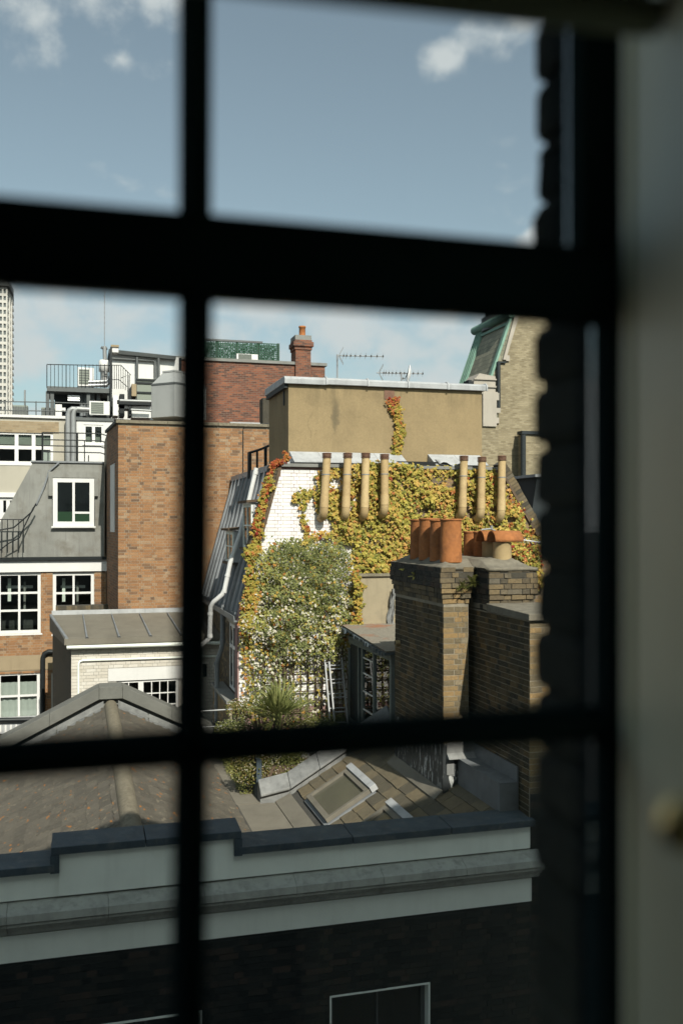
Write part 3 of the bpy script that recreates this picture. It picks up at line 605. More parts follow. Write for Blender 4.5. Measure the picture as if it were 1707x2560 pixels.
# left pitch: ridge runs back from the lane
XR, ZR, XV, ZV, YB = 0.63, -3.82, 2.59, -4.80, 20.5
SL = (ZR - ZV) / (XV - XR)
def slates(parent, O, along, down, W, H, w, g, t, mat, single, focus, seed, name='slate', skip=None, lap=1.5):
    """courses of lapped slates. along: eaves direction, down: down the slope"""
    r = random.Random(seed); nrm = along.cross(down); nrm = nrm if nrm.z > 0 else -nrm
    lst = []
    rows = int(H / g)
    for c in range(rows):
        n = int(W / w) + 1
        for i in range(n):
            a = i * w - (w / 2 if c % 2 else 0)
            a0, a1 = max(0, a), min(W, a + w)
            if a1 - a0 < 0.05: continue
            lst.append((c, a0, a1, a1 - a0 > w - 1e-4))
    full = sorted([s for s in lst if s[3]], key=lambda s: (s[1] - focus[0]) ** 2 + (s[0] * g - focus[1]) ** 2)
    ch = set(full[:single]); mb = MB(); cache = {}
    for s in lst:
        c, a0, a1, ok = s
        o = O + along * a0 + down * (c * g)
        if skip and skip(o + along * (a1 - a0) / 2 + down * g / 2): continue
        L_ = g * lap; wd = a1 - a0 - 0.006
        def corners(k):
            q = random.Random(k); j = lambda s_: q.uniform(-s_, s_)
            dz = j(0.004)
            top = [(0, -g * (lap - 1), 0.002), (wd, -g * (lap - 1), 0.002), (wd + j(0.004), g + j(0.012), t + 0.012 + dz + j(0.003)), (j(0.004), g + j(0.012), t + 0.012 + dz + j(0.003))]
            return top, [(p[0], p[1], p[2] - t) for p in top]
        def pts(k):
            a, b = corners(k); return [along * p[0] + down * p[1] + nrm * p[2] for p in b], [along * p[0] + down * p[1] + nrm * p[2] for p in a]
        if s in ch:
            k = r.randrange(6)
            if k not in cache:
                a, b = pts(k); cache[k] = MB().hexa(a, b).mesh('slate'); cache[k].materials.append(mat)
            link(name, cache[k], mat, parent, o)
        else:
            a, b = pts(r.randrange(1000)); mb.hexa([o + p for p in a], [o + p for p in b])
    if mb.v: tag(mb.build('slating', mat, parent), kind='stuff')
XL = -3.6
lr = MB().prism([(XL, ZR - SL * (XR - XL)), (XR, ZR), (XV, ZV), (XV, ZV - 0.2), (XL, ZV - 1.4)], YF + 0.36, YB).build('pitched_roof', M['mortar_dark'], opp)
dn = Vector((-1, 0, -SL)).normalized(); slates(lr, Vector((XR - 0.02, YF + 0.40, ZR + 0.004)), Vector((0, 1, 0)), dn, YB - YF - 0.45, 4.6, 0.25, 0.19, 0.011, M['slate_l'], 150, (3.2, 1.2), 2)
dn = Vector((1, 0, -SL)).normalized(); slates(lr, Vector((XR + 0.02, YF + 0.40, ZR + 0.004)), Vector((0, 1, 0)), dn, YB - YF - 0.45, 2.14, 0.25, 0.19, 0.007, M['slate_l'], 60, (3.2, 1.2), 3)
def halfround(y0, y1, r):
    m = MB(); n = 12
    for y, rr in ((y0, r), (y1, r * 0.999)):
        for j in range(n + 1):
            t = math.pi * j / n; m.v.append((XR - rr * math.cos(t), y, ZR - 0.05 + rr * 1.05 * math.sin(t)))
    for j in range(n): m.f.append((j, j + 1, n + 2 + j, n + 1 + j)); m.sm.append(True)
    e = len(m.v); m.v += list(m.v); m.f.append(tuple(range(e + n, e - 1, -1))); m.f.append(tuple(range(e + n + 1, e + 2 * n + 2))); m.sm += [False, False]; return m
y = YF + 0.50
while y < YB - 0.2: halfround(y, min(y + 0.90, YB - 0.08), 0.135 + r_.uniform(-0.001, 0.001)).build('ridge_tile', M['cement'], lr); y += 0.898
# far gable parapet with chevron coping
gp = MB().prism([(XL, ZR - SL * (XR - XL) - 1.6), (XL, ZR - SL * (XR - XL) + 0.235), (XR - 0.24, ZR + 0.115), (XR + 0.24, ZR + 0.115), (XV + 0.3, ZR - SL * (XV + 0.3 - XR) + 0.235), (XV + 0.3, -6.2)], YB + 0.001, YB + 0.34).build('gable_parapet', M['concrete'], opp)
for s in (-1, 1):
    xa = XR + s * 0.24
    xe = XL if s < 0 else XV + 0.35
    n = 4 if s < 0 else 2
    for i in range(n):
        a, b = xa + (xe - xa) * i / n + s * 0.003, xa + (xe - xa) * (i + 1) / n
        za, zb = [ZR + 0.36 + 0.02 - SL * (abs(v - XR) - 0.24) for v in (a, b)]
        MB().prism([(a, za), (b, zb), (b, zb - 0.26), (a, za - 0.26)], YB - 0.14, YB + 0.40).build('coping_stone', M['coping_grey'], gp, 0.008)
    # lead flashing stepped under the coping
    n = 4 if s < 0 else 3
    for i in range(n):
        a, b = XR + s * (0.15 + (abs(xe - XR) - 0.4) * i / n), XR + s * (0.13 + (abs(xe - XR) - 0.4) * (i + 1) / n)
        za, zb = ZR - SL * abs(a - XR), ZR - SL * abs(b - XR)
        MB().prism([(a, za + 0.16), (b, zb + 0.16), (b, zb + 0.03), (a, za + 0.03)], YB - 0.13, YB - 0.118 + i * 0.001).build('flashing', M['lead_weather'], gp)
        MB().hexa([(a, YB - 0.34, za + 0.026), (b, YB - 0.34, zb + 0.026), (b, YB - 0.12, zb + 0.034), (a, YB - 0.12, za + 0.034)], [(a, YB - 0.34, za + 0.03), (b, YB - 0.34, zb + 0.03), (b, YB - 0.12, zb + 0.04), (a, YB - 0.12, za + 0.04)]).build('flashing', M['lead_weather'], gp)
MB().prism([(XR - 0.24, ZR + 0.12), (XR + 0.24, ZR + 0.12), (XR + 0.24, ZR + 0.38), (XR - 0.24, ZR + 0.38)], YB - 0.14, YB + 0.40).build('coping_stone', M['coping_grey'], gp, 0.008)

# valley and right pitch, rising to the party wall
XK, PR, YP = 3.34, 0.59, 15.85
for i in range(4):
    a = YF + 0.36 + i * 2.4; bx('valley_lead', M['lead_tan'], opp, XV - 0.05, XK + 0.04, a, a + 2.39, ZV - 0.06, ZV - 0.012 + 0.012 * i)
rr = MB().prism([(XK, ZV - 0.4), (XK, ZV), (XW, ZV + PR * (XW - XK)), (XW, ZV - 0.4)], YF + 0.36, YP).build('slate_roof', M['mortar_dark'], opp)
MB().prism([(XK - 0.10, ZV - 0.01), (XK - 0.10, ZV + 0.02), (XK + 0.16, ZV + 0.14), (XK + 0.16, ZV + 0.08)], YF + 0.4, YP).build('eaves_lead', M['lead_tan'], rr)
def onroof(px, py):
    u = (px - CX) / F; dx, dy, dz = ct * u + st, ct - u * st, (HY - py) / F      # z = ZV + PR (x - XK)
    D = (ZV - PR * XK) / (dz - PR * dx); return Vector((dx * D, dy * D, dz * D))
sk = [onroof(*p) for p in ((772, 2004), (874, 1934), (933, 1987), (822, 2063))]
sx0, sx1 = (sk[0].x + sk[3].x) / 2, (sk[1].x + sk[2].x) / 2; sy1, sy0 = (sk[0].y + sk[1].y) / 2, (sk[2].y + sk[3].y) / 2
ty = onroof(975, 2025).y
un = Vector((-PR, 0, 1)).normalized(); us = Vector((1, 0, PR)).normalized()
skyl = [(sy0, sy1), (ty - (sy1 - sy0), ty)]
def in_sky(p): return any(a - 0.02 < p.y < b + 0.02 for a, b in skyl) and sx0 - 0.02 < p.x < sx1 + 0.10
dn = Vector((-1, 0, -PR)).normalized(); LEN = (XW - XK) * math.sqrt(1 + PR * PR)
slates(rr, Vector((XW, YF + 0.40, ZV + PR * (XW - XK) + 0.004)), Vector((0, 1, 0)), dn, YP - YF - 0.42, LEN - 0.1, 0.36, 0.235, 0.012, M['slate_r'], 90, (2.6, 1.4), 4, skip=in_sky)
def roof_pt(x, y, h): return Vector((x, y, ZV + PR * (x - XK))) + un * h
def roof_box(x0, x1, y0, y1, h0, h1):
    q = lambda h: [roof_pt(x0, y0, h), roof_pt(x1, y0, h), roof_pt(x1, y1, h), roof_pt(x0, y1, h)]
    return MB().hexa(q(h0), q(h1))
for (y0, y1) in skyl:
    kb = roof_box(sx0 - 0.05, sx1 + 0.05, y0 - 0.05, y1 + 0.05, 0.012, 0.04).build('rooflight', M['lead'], opp)
    f = 0.075
    for a in ((sx0, sx1, y0, y0 + f), (sx0, sx1, y1 - f, y1), (sx0, sx0 + f, y0 + f, y1 - f), (sx1 - f, sx1, y0 + f, y1 - f)): roof_box(*a, 0.041, 0.11).build('frame', M['lead_tan'], kb, 0.005)
    roof_box(sx0 + f, sx1 - f, y0 + f, y1 - f, 0.06, 0.07).build('pane', M['roof_glass'], kb)
    roof_box(sx1 + 0.002, sx1 + 0.10, y0 - 0.03, y1 + 0.03, 0.041, 0.14).build('cover', M['lead_pale'], kb, 0.005)
# far parapet of the right pitch: lead-dressed, stepping up with the slope
x = XK - 0.36
for i in range(5):
    a, b = x + i * 0.52, x + (i + 1) * 0.52 - 0.004
    za, zb = ZV + PR * max(0, a - XK), ZV + PR * max(0, b - XK)
    MB().hexa([(a, YP, za - 0.1), (b, YP, zb - 0.1), (b, YP + 0.36, zb - 0.1), (a, YP + 0.36, za - 0.1)], [(a, YP + 0.02, za + 0.12), (b, YP + 0.02, zb + 0.12), (b, YP + 0.36, zb + 0.12), (a, YP + 0.36, za + 0.12)]).build('parapet_lead', M['lead_weather'], rr)
    MB().hexa([(a, YP - 0.05, za + 0.121), (b, YP - 0.05, zb + 0.121), (b, YP + 0.36, zb + 0.121), (a, YP + 0.36, za + 0.121)], [(a, YP - 0.05, za + 0.16), (b, YP - 0.05, zb + 0.16), (b, YP + 0.22, zb + 0.36), (a, YP + 0.22, za + 0.36)]).build('parapet_lead', M['lead_weather'], rr, 0.012)

# chimney stack and party wall
C1X0, C1X1, C1Y0, C1Y1 = 4.96, 5.34, 12.4, 14.5
ZT = -0.60                                             # top of the brick stack
cs = thing('chimney_stack', (5.4, 12.6, -4.5), 'tall dark stock brick chimney stack with ferns growing at its top', 'chimney')
c1 = MB().box(C1X0, C1X1, C1Y0, C1Y1, -4.3, ZT - 0.02).build('tall_shaft', M['mortar_chim'], cs)
zb_ = -3.12
nH = ZT - 0.53 - zb_
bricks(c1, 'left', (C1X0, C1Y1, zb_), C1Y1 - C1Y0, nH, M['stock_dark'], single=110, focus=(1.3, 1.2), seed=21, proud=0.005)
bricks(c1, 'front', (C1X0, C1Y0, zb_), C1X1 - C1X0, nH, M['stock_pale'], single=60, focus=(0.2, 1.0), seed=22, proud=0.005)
m = MB(); m.box(C1X0 - 0.014, C1X1 + 0.006, C1Y0 - 0.014, C1Y1, -4.3, zb_ - 0.003); m.build('painted_base', M['flake'], cs)
# corbelled head of the tall shaft: each course steps out
for i in range(7):
    e = [0.012, 0.03, 0.05, 0.07, 0.075, 0.07, 0.06][i]; z0 = ZT - 0.53 + 0.075 * i
    bx('corbel_core', M['mortar_dark'], c1, C1X0 - e + 0.012, C1X1 + e - 0.012, C1Y0 - e + 0.012, C1Y1 + e - 0.012, z0 - 0.004, z0 + 0.071)
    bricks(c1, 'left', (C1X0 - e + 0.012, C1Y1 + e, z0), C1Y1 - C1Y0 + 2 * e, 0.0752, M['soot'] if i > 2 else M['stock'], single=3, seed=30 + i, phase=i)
    bricks(c1, 'front', (C1X0 - e, C1Y0 - e + 0.012, z0), C1X1 - C1X0 + 2 * e, 0.0752, M['stock_pale'] if i < 4 else M['stock'], single=2, seed=40 + i, jit=0.010, phase=i)
S2X0, S2X1, S2Y0, S2Y1 = XW + 0.012, 6.12, 11.95, 14.2
c2 = MB().box(S2X0, S2X1, S2Y0, S2Y1, -1.2, ZT - 0.02).build('wide_shaft', M['mortar_chim'], cs)
for i in range(8):
    e = [0.0, 0.02, 0.035, 0.06, 0.06, 0.06, 0.055, 0.05][i]; z0 = ZT - 0.60 + 0.075 * i
    bx('corbel_core', M['mortar_dark'], c2, S2X0 - e * 0.5 + 0.012, S2X1 + e - 0.012, S2Y0 - e + 0.012, S2Y1, z0 - 0.004, z0 + 0.071)
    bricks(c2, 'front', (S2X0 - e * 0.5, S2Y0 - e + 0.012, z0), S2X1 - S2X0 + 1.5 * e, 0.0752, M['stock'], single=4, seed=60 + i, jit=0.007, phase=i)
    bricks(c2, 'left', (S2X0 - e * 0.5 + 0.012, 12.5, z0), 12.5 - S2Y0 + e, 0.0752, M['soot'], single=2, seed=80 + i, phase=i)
# sloped mortar flaunching over both shafts
a0, a1 = C1X0 - 0.06, S2X1 + 0.05
q_ = random.Random(17); ph = [(q_.uniform(3, 11), q_.uniform(3, 11), q_.uniform(0, 6)) for _ in range(5)]
def fl_y(x): return 12.335 if x < 5.41 else 11.885
def fl_h(x, y):
    e = max(0, min((x - a0) / 0.24, (a1 - x) / 0.34, (y - fl_y(x)) / 0.30, (14.56 - y) / 0.3, 1)); e = e * e * (3 - 2 * e)
    return ZT - 0.01 + 0.12 * e + 0.008 * sum(math.sin(p[0] * x + p[1] * y + p[2]) for p in ph) * e
xs_ = sorted([a0 + (a1 - a0) * i / 30 for i in range(31)] + [5.405, 5.415]); m = MB(); ny = 40
for x in xs_:
    for j in range(ny + 1): y = fl_y(x) + (14.56 - fl_y(x)) * j / ny; m.v.append((x, y, fl_h(x, y)))
for i in range(len(xs_) - 1):
    for j in range(ny): m.f.append((i * (ny + 1) + j, (i + 1) * (ny + 1) + j, (i + 1) * (ny + 1) + j + 1, i * (ny + 1) + j + 1)); m.sm.append(True)
o = m.build('flaunching', M['flaunch'], cs); so = o.modifiers.new('thick', 'SOLIDIFY'); so.thickness = 0.05; so.offset = -1
# party wall below the wide shaft, running forward to the lane, stone capped
pw = MB().box(XW, XW + 0.7, YF + 0.02, 15.4, -15, -1.215).build('party_wall', M['mortar_chim'], opp)
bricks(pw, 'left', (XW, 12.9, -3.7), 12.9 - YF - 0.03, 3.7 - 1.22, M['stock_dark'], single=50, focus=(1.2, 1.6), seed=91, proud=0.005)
bx('dark_end_cover', M['mortar_soot'], pw, XW + 0.002, XW + 0.7, YF + 0.013, YF + 0.0195, -15, -3.402)  # dark cover added on the wall end to continue the jamb's dark edge
bricks(pw, 'front', (XW + 0.002, YF + 0.013, -8.0), 0.698, 8.0 - 3.405, M['soot_facade'], single=12, focus=(0.2, 3.6), seed=93, proud=0.004, rest='dark_end_brickwork')
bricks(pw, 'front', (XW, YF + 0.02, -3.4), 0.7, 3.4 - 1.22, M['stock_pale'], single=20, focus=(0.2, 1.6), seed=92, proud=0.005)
MB().hexa([(XW - 0.04, YF - 0.04, -1.214), (XW + 0.75, YF - 0.04, -1.214), (XW + 0.75, S2Y0 - 0.002, -1.214), (XW - 0.04, S2Y0 - 0.002, -1.214)], [(XW - 0.04, YF - 0.04, -1.13), (XW + 0.75, YF - 0.04, -1.13), (XW + 0.75, S2Y0 - 0.002, -1.10), (XW - 0.04, S2Y0 - 0.002, -1.10)]).build('coping_slab', M['flaunch'], pw, 0.008)
m = MB(); m.box(C1X1 - 0.001, XW, C1Y0 + 0.25, C1Y1, -4.2, ZT - 0.1); m.build('infill', M['mortar_soot'], cs)
# lead box gutter stepped down along the party wall
lb = MB().box(5.17, XW - 0.014, YF + 0.30, C1Y0 - 0.016, -3.78, -3.33).build('lead_box', M['lead_shade'], opp, 0.008)
for a, b in ((YF + 0.30, YF + 1.02), (YF + 1.024, C1Y0 - 0.03)):
    bx('upstand', M['lead_shade'], lb, XW - 0.035, XW - 0.0135, a, b, -3.33, -3.13)
    bx('top_sheet', M['lead_shade'], lb, 5.155, XW - 0.036, a - 0.004, b - 0.006, -3.329, -3.322)
MB().prismx([(C1Y0 - 0.016, -3.10), (C1Y0 - 0.028, -3.10), (C1Y0 - 0.028, -3.25), (C1Y0 - 0.12, -3.32), (C1Y0 - 0.016, -3.33)], 5.0, C1X1 + 0.08).build('apron_flashing', M['lead_weather'], opp)
m = MB(); m.box(5.0, 5.11, C1Y0 - 0.027, C1Y0 - 0.016, -3.56, -3.11); m.build('flashing_tail', M['lead_weather'], opp)
MB().hexa([(C1X0 - 0.02, C1Y0 - 0.02, -3.87), (C1X0 - 0.02, C1Y1, -3.87), (C1X0 - 0.14, C1Y1, -3.93), (C1X0 - 0.14, C1Y0 - 0.02, -3.93)],
          [(C1X0 - 0.02, C1Y0 - 0.02, -3.77), (C1X0 - 0.02, C1Y1, -3.77), (C1X0 - 0.15, C1Y1, -3.885), (C1X0 - 0.15, C1Y0 - 0.02, -3.885)]).build('side_flashing', M['lead_tan'], opp)

# chimney pots
def pot(name, x, y, z, r, h, mat, label, flare=0.012, rim=0.03):
    o = thing(name, (x, y, z), label, 'chimney pot', 'chimney pots on the dark stack')
    w = 0.022
    m = MB().lathe((x, y, z), [(r * 1.02, -0.04), (r * 1.03, 0.0), (r, h * 0.1), (r * 0.985, h * 0.55), (r * 0.96, h - rim * 1.6), (r * 0.975, h - rim * 1.2), (r * 0.975, h - rim)], 28); m.build('body', mat, o)
    MB().lathe((x, y, z), [(r * 0.97, h - rim), (r * 0.97 + flare, h - rim * 0.8), (r * 0.97 + flare, h - 0.004), (r * 0.97 + flare - 0.006, h), (r * 0.97 - w, h - 0.002), (r * 0.9 - w, h - 0.2)], 28).build('rim', mat, o)
    return o
zt = ZT + 0.09
for i, (y, h) in enumerate(((12.60, 0.585), (13.02, 0.575), (13.44, 0.60), (13.87, 0.585))):
    pot('chimney_pot', 5.15 + r_.uniform(-0.01, 0.01), y, zt, 0.155, h, M['terracotta'],
        ['tall orange clay pot at the front of the row of four', 'tall orange clay pot, second of four from the front', 'tall orange clay pot, third of four from the front', 'tall orange clay pot at the back left end of the row'][i])
for i, (y, h) in enumerate(((13.30, 0.40), (12.92, 0.40))):
    pot('chimney_pot', 5.79, y, zt, 0.135, h, M['terracotta'], ['short orange clay pot furthest back behind the hooded pots', 'short orange clay pot just behind the hooded buff pots'][i], 0.008)
for i, y in enumerate((12.24, 12.62)):
    o = pot('hooded_pot', 5.79, y, zt, 0.132, 0.25, M['buff_pot'], ['buff clay pot under a half-round terracotta hood, nearest', 'buff clay pot under a half-round terracotta hood, behind its twin'][i], 0.004, 0.02)
    m = MB(); n = 12; zc_ = zt + 0.255
    x0, x1 = 5.79 - 0.17, 5.79 + 0.26
    for x, rr_ in ((x0, 0.135), (x1, 0.130)):
        for j in range(n + 1): m.v.append((x, y - rr_ * math.cos(math.pi * j / n), zc_ + 0.0 + rr_ * 1.05 * math.sin(math.pi * j / n)))
    for j in range(n): m.f.append((j, j + 1, n + 2 + j, n + 1 + j)); m.sm.append(True)
    h = m.build('hood', M['terracotta'], o); so = h.modifiers.new('thick', 'SOLIDIFY'); so.thickness = 0.022; so.offset = -1

# ================================================================ creeper gable house behind the terrace
YG = 18.8
def gx(z): return 3.95 - (1.19 - z) * 0.277                 # left slope of the gable
def gxr(z): return 8.79 + (1.27 - z) * 0.62                 # right slope
ZTOP, ZTER = 1.20, -4.55
gb = thing('gabled_house', (6, 20, -15), 'house with white glazed brick gable half covered in turning creeper', 'house')
gw = MB().prism([(gx(-2.0), -15), (gx(-2.0), -2.0), (gx(ZTOP), ZTOP), (gxr(ZTOP), ZTOP), (gxr(-2.4), -2.4), (gxr(-2.4), -15)], YG, YG + 0.34).build('gable_wall', M['mortar_red'], gb)
XS = xz(905, 1300, YG)[0]
gO = (3.0, YG, -3.75)
bricks(gw, 'front', gO, XS - gO[0], ZTOP - gO[2] - 0.06, M['glazed'], lim=(lambda v: gx(max(gO[2] + v, -2.0)) + 0.03 - gO[0], None), joint=0.008, single=170, focus=(1.1, 4.2), proud=0.004, jit=0.0015, seed=101)
ys = MB().box(XS, gxr(-0.5), YG - 0.001, YG, -3.0, -2.9)
bricks(gw, 'front', (XS + 0.003, YG, -5.1), gxr(-2.4) - XS, ZTOP + 5.1 - 0.06, M['stock_pale'], lim=(None, lambda v: gxr(max(-2.4, -5.1 + v)) - 0.03 - XS), single=60, focus=(3.4, 5.8), proud=0.004, seed=102)
# brick-on-edge coping up both slopes, with a fascia strip
for s, fx, zlo in ((-1, gx, -0.75), (1, gxr, -1.2)):
    dfx = 0.277 if s < 0 else -0.62; nl_ = math.hypot(dfx, 1)
    tv, nv = Vector((dfx / nl_, 0, 1 / nl_)), Vector((s / nl_, 0, -s * dfx / nl_))
    p0 = Vector((fx(zlo), 0, zlo)); k = 0
    while (p0 + tv * k * 0.079).z < ZTOP + 0.02:
        b0 = p0 + tv * k * 0.079; k += 1; o_ = 0.20 + r_.uniform(-0.008, 0.008); j_ = r_.uniform(-0.006, 0.006)
        q = [b0 + nv * 0.032, b0 + nv * o_, b0 + nv * o_ + tv * 0.070, b0 + nv * 0.032 + tv * 0.070]
        MB().hexa([(v.x, YG - 0.03 + j_, v.z) for v in q], [(v.x, YG + 0.3, v.z) for v in q]).build('coping_brick', M['stock'], gw)
    e_ = [p0 + nv * 0.032, p0 + nv * 0.19, p0 + nv * 0.19 + tv * k * 0.079, p0 + nv * 0.032 + tv * k * 0.079]
    MB().hexa([(v.x, YG - 0.018, v.z) for v in e_], [(v.x, YG + 0.29, v.z) for v in e_]).build('coping_bed', M['mortar_dark'], gw)
    m = MB(); za, zc2 = zlo, ZTOP + 0.03
    m.hexa([(fx(za) + s * 0.03, YG - 0.05, za), (fx(za) - s * 0.03, YG - 0.05, za), (fx(za) - s * 0.03, YG + 0.01, za), (fx(za) + s * 0.03, YG + 0.01, za)],
           [(fx(zc2) + s * 0.03, YG - 0.05, zc2), (fx(zc2) - s * 0.03, YG - 0.05, zc2), (fx(zc2) - s * 0.03, YG + 0.01, zc2), (fx(zc2) + s * 0.03, YG + 0.01, zc2)]).build('fascia', M['wood'], gw)
MB().prismx([(YG - 0.08, ZTOP - 0.03), (YG - 0.08, ZTOP + 0.04), (YG + 0.4, ZTOP + 0.06), (YG + 0.4, ZTOP - 0.03)], gx(ZTOP), gxr(ZTOP) + 0.1).build('top_ledge', M['concrete'], gw, 0.008)
# ochre rendered roof room
YO = 19.3
ox0, ox1, oz0, oz1 = rect(721, 968, 1204, 1139, YO)
oz0 -= 0.25
om = MB().prismz([(ox0, YO), (ox1, YO), (ox1, YO + 3.2), (ox0 - 0.02, YO + 2.0)], oz0, oz1).build('roof_room', M['ochre'], gb)
n_ = 5
for i in range(n_):
    a, b = ox0 - 0.10 + (ox1 - ox0 + 0.18) * i / n_, ox0 - 0.10 + (ox1 - ox0 + 0.18) * (i + 1) / n_ - 0.004
    e = r_.uniform(-0.008, 0.008)
    MB().prismx([(YO - 0.09, oz1 - 0.012 + e), (YO - 0.10, oz1 + 0.10 + e), (YO - 0.03, oz1 + 0.145), (YO + 2.1, oz1 + 0.16), (YO + 2.1, oz1 + 0.001), (YO - 0.05, oz1 + 0.001)], a, b).build('lead_capping', M['lead_pale'], om, 0.01)
    MB().tube([(b, YO - 0.10, oz1 - 0.01), (b, YO - 0.105, oz1 + 0.10), (b, YO - 0.03, oz1 + 0.155), (b, YO + 2.0, oz1 + 0.17)], 0.022, 8).build('lead_roll', M['lead_pale'], om)
MB().prismx([(YO - 0.02, oz1 - 0.10), (YO - 0.02, oz1 - 0.001), (YO + 2.0, oz1 - 0.001), (YO + 2.0, oz1 - 0.10)], ox0 - 0.09, ox0 - 0.021).build('eaves_board', M['dark_slate'], om)
v = rect(960, 976, 985, 998, YO); bx('vent_grille', M['flue_cap'], om, v[0], v[1], YO - 0.012, YO - 0.001, v[2], v[3])
bx('slot', M['dark_slate'], om, ox0 - 0.025, ox0 - 0.003, YO + 0.35, YO + 0.42, oz1 - 0.42, oz1 - 0.11)
# lead apron between roof room and gable top, one sheet peeled up
x = ox0 + 0.02
while x < ox1 - 0.1:
    b = min(x + 0.62, ox1); mid = xz(1000, 1140, YO)[0]
    if not (mid < x < xz(1090, 1140, YO)[0] - 0.6):
        MB().hexa([(x, YG + 0.02, ZTOP + 0.062), (b - 0.004, YG + 0.02, ZTOP + 0.062), (b - 0.004, YO - 0.002, ZTOP + 0.10), (x, YO - 0.002, ZTOP + 0.10)], [(x, YG + 0.0, ZTOP + 0.075), (b - 0.004, YG + 0.0, ZTOP + 0.075 + r_.uniform(0, 0.02)), (b - 0.004, YO - 0.004, oz0 + 0.30), (x, YO - 0.004, oz0 + 0.30)]).build('lead_apron', M['lead_pale'], gw, 0.006)
    x = b
bx('exposed_brickwork', M['soot'], gw, xz(995, 1150, YG)[0], xz(1100, 1150, YG)[0], YG + 0.04, YO, ZTOP + 0.061, ZTOP + 0.135)
m = MB(); pa, pb = xz(1096, 1150, YG)[0], xz(1165, 1150, YG)[0]
for i in range(9):
    for j in range(5):
        t, s = i / 8, j / 4
        m.v.append((pa + (pb - pa) * t + 0.05 * s * math.sin(t * 5), YG - 0.06 + 0.38 * s, ZTOP + 0.09 + 0.15 * s * (0.35 + 0.65 * abs(math.sin(t * 4.2 + 0.4))) + 0.045 * math.sin(t * 9 + s * 2)))
for i in range(8):
    for j in range(4): m.f.append((i * 5 + j, (i + 1) * 5 + j, (i + 1) * 5 + j + 1, i * 5 + j + 1)); m.sm.append(True)
o = m.build('peeled_lead', M['lead_pale'], gw); so = o.modifiers.new('t', 'SOLIDIFY'); so.thickness = 0.006

# lead mansard on the left flank with two dormers
YE = 25.4
def mx_(z): return gx(z) + 0.05
ms = MB().hexa([(mx_(-1.92), YG + 0.35, -1.92), (mx_(1.25), YG + 0.35, 1.25), (mx_(1.25) + 0.4, YG + 0.35, 1.25), (mx_(-1.92) + 0.5, YG + 0.35, -1.92)],
               [(mx_(-1.92), YE, -1.92), (mx_(1.25), YE, 1.25), (mx_(1.25) + 0.4, YE, 1.25), (mx_(-1.92) + 0.5, YE, -1.92)]).build('mansard', M['lead'], gb)
y = YG + 0.6
while y < YE - 0.1:
    MB().tube([(mx_(-1.9) - 0.012, y, -1.9), (mx_(1.2) - 0.012, y + r_.uniform(-0.03, 0.03), 1.2)], 0.045, 10).build('lead_roll', M['lead'], ms); y += 0.56
MB().prism([(mx_(1.2) - 0.05, 1.16), (mx_(1.2) - 0.04, 1.29), (mx_(1.2) + 0.5, 1.33), (mx_(1.2) + 0.5, 1.16)], YG + 0.36, YE).build('top_flashing', M['lead_pale'], ms)
gxx = mx_(-1.92) - 0.10
MB().prism([(gxx - 0.06, -1.86), (gxx - 0.05, -1.98), (gxx + 0.07, -1.98), (gxx + 0.09, -1.86), (gxx + 0.07, -1.86), (gxx + 0.055, -1.965), (gxx - 0.035, -1.965), (gxx - 0.045, -1.86)], YG - 0.05, YE).build('gutter', M['grey_pipe'], ms)
def dormer(xf, y0, y1, z0, z1):
    d = MB().prism([(xf, z0), (xf, z1), (mx_(z1) + 0.06, z1), (mx_(z0) + 0.06, z0)], y0, y1).build('dormer', M['lead_pale'], gb)
    m = MB(); f = 0.055; X0, X1 = xf - 0.03, xf - 0.001
    m.box(X0, X1, y0, y0 + f, z0, z1); m.box(X0, X1, y1 - f, y1, z0, z1); m.box(X0, X1, y0 + f, y1 - f, z0, z0 + f); m.box(X0, X1, y0 + f, y1 - f, z1 - f * 1.6, z1)
    m.box(X0, X1, (y0 + y1) / 2 - 0.03, (y0 + y1) / 2 + 0.03, z0 + f, z1 - f * 1.6); m.box(X0 + 0.004, X1, y0 + f, y1 - f, (z0 + z1) / 2 - 0.015, (z0 + z1) / 2 + 0.015)
    m.build('frame', M['stucco'], d)
    for a, b in ((y0 + f, (y0 + y1) / 2 - 0.03), ((y0 + y1) / 2 + 0.03, y1 - f)):
        for c, e in ((z0 + f, (z0 + z1) / 2 - 0.015), ((z0 + z1) / 2 + 0.015, z1 - f * 1.6)): bx('pane', M['dark_glass'], d, X1 - 0.012, X1 - 0.006, a, b, c, e)
    MB().hexa([(xf - 0.13, y0 - 0.06, z1), (mx_(z1) + 0.1, y0 - 0.06, z1 + 0.05), (mx_(z1) + 0.1, y1 + 0.06, z1 + 0.05), (xf - 0.13, y1 + 0.06, z1)], [(xf - 0.14, y0 - 0.07, z1 + 0.05), (mx_(z1) + 0.12, y0 - 0.07, z1 + 0.10), (mx_(z1) + 0.12, y1 + 0.07, z1 + 0.10), (xf - 0.14, y1 + 0.07, z1 + 0.05)]).build('hood', M['wood'], d)
    bx('sill', M['wood'], d, xf - 0.10, xf - 0.001, y0 - 0.05, y1 + 0.05, z0 - 0.05, z0 - 0.002)
dormer(3.42, 19.05, 20.05, -0.50, 0.44); dormer(3.30, 20.75, 21.75, -0.86, -0.15)
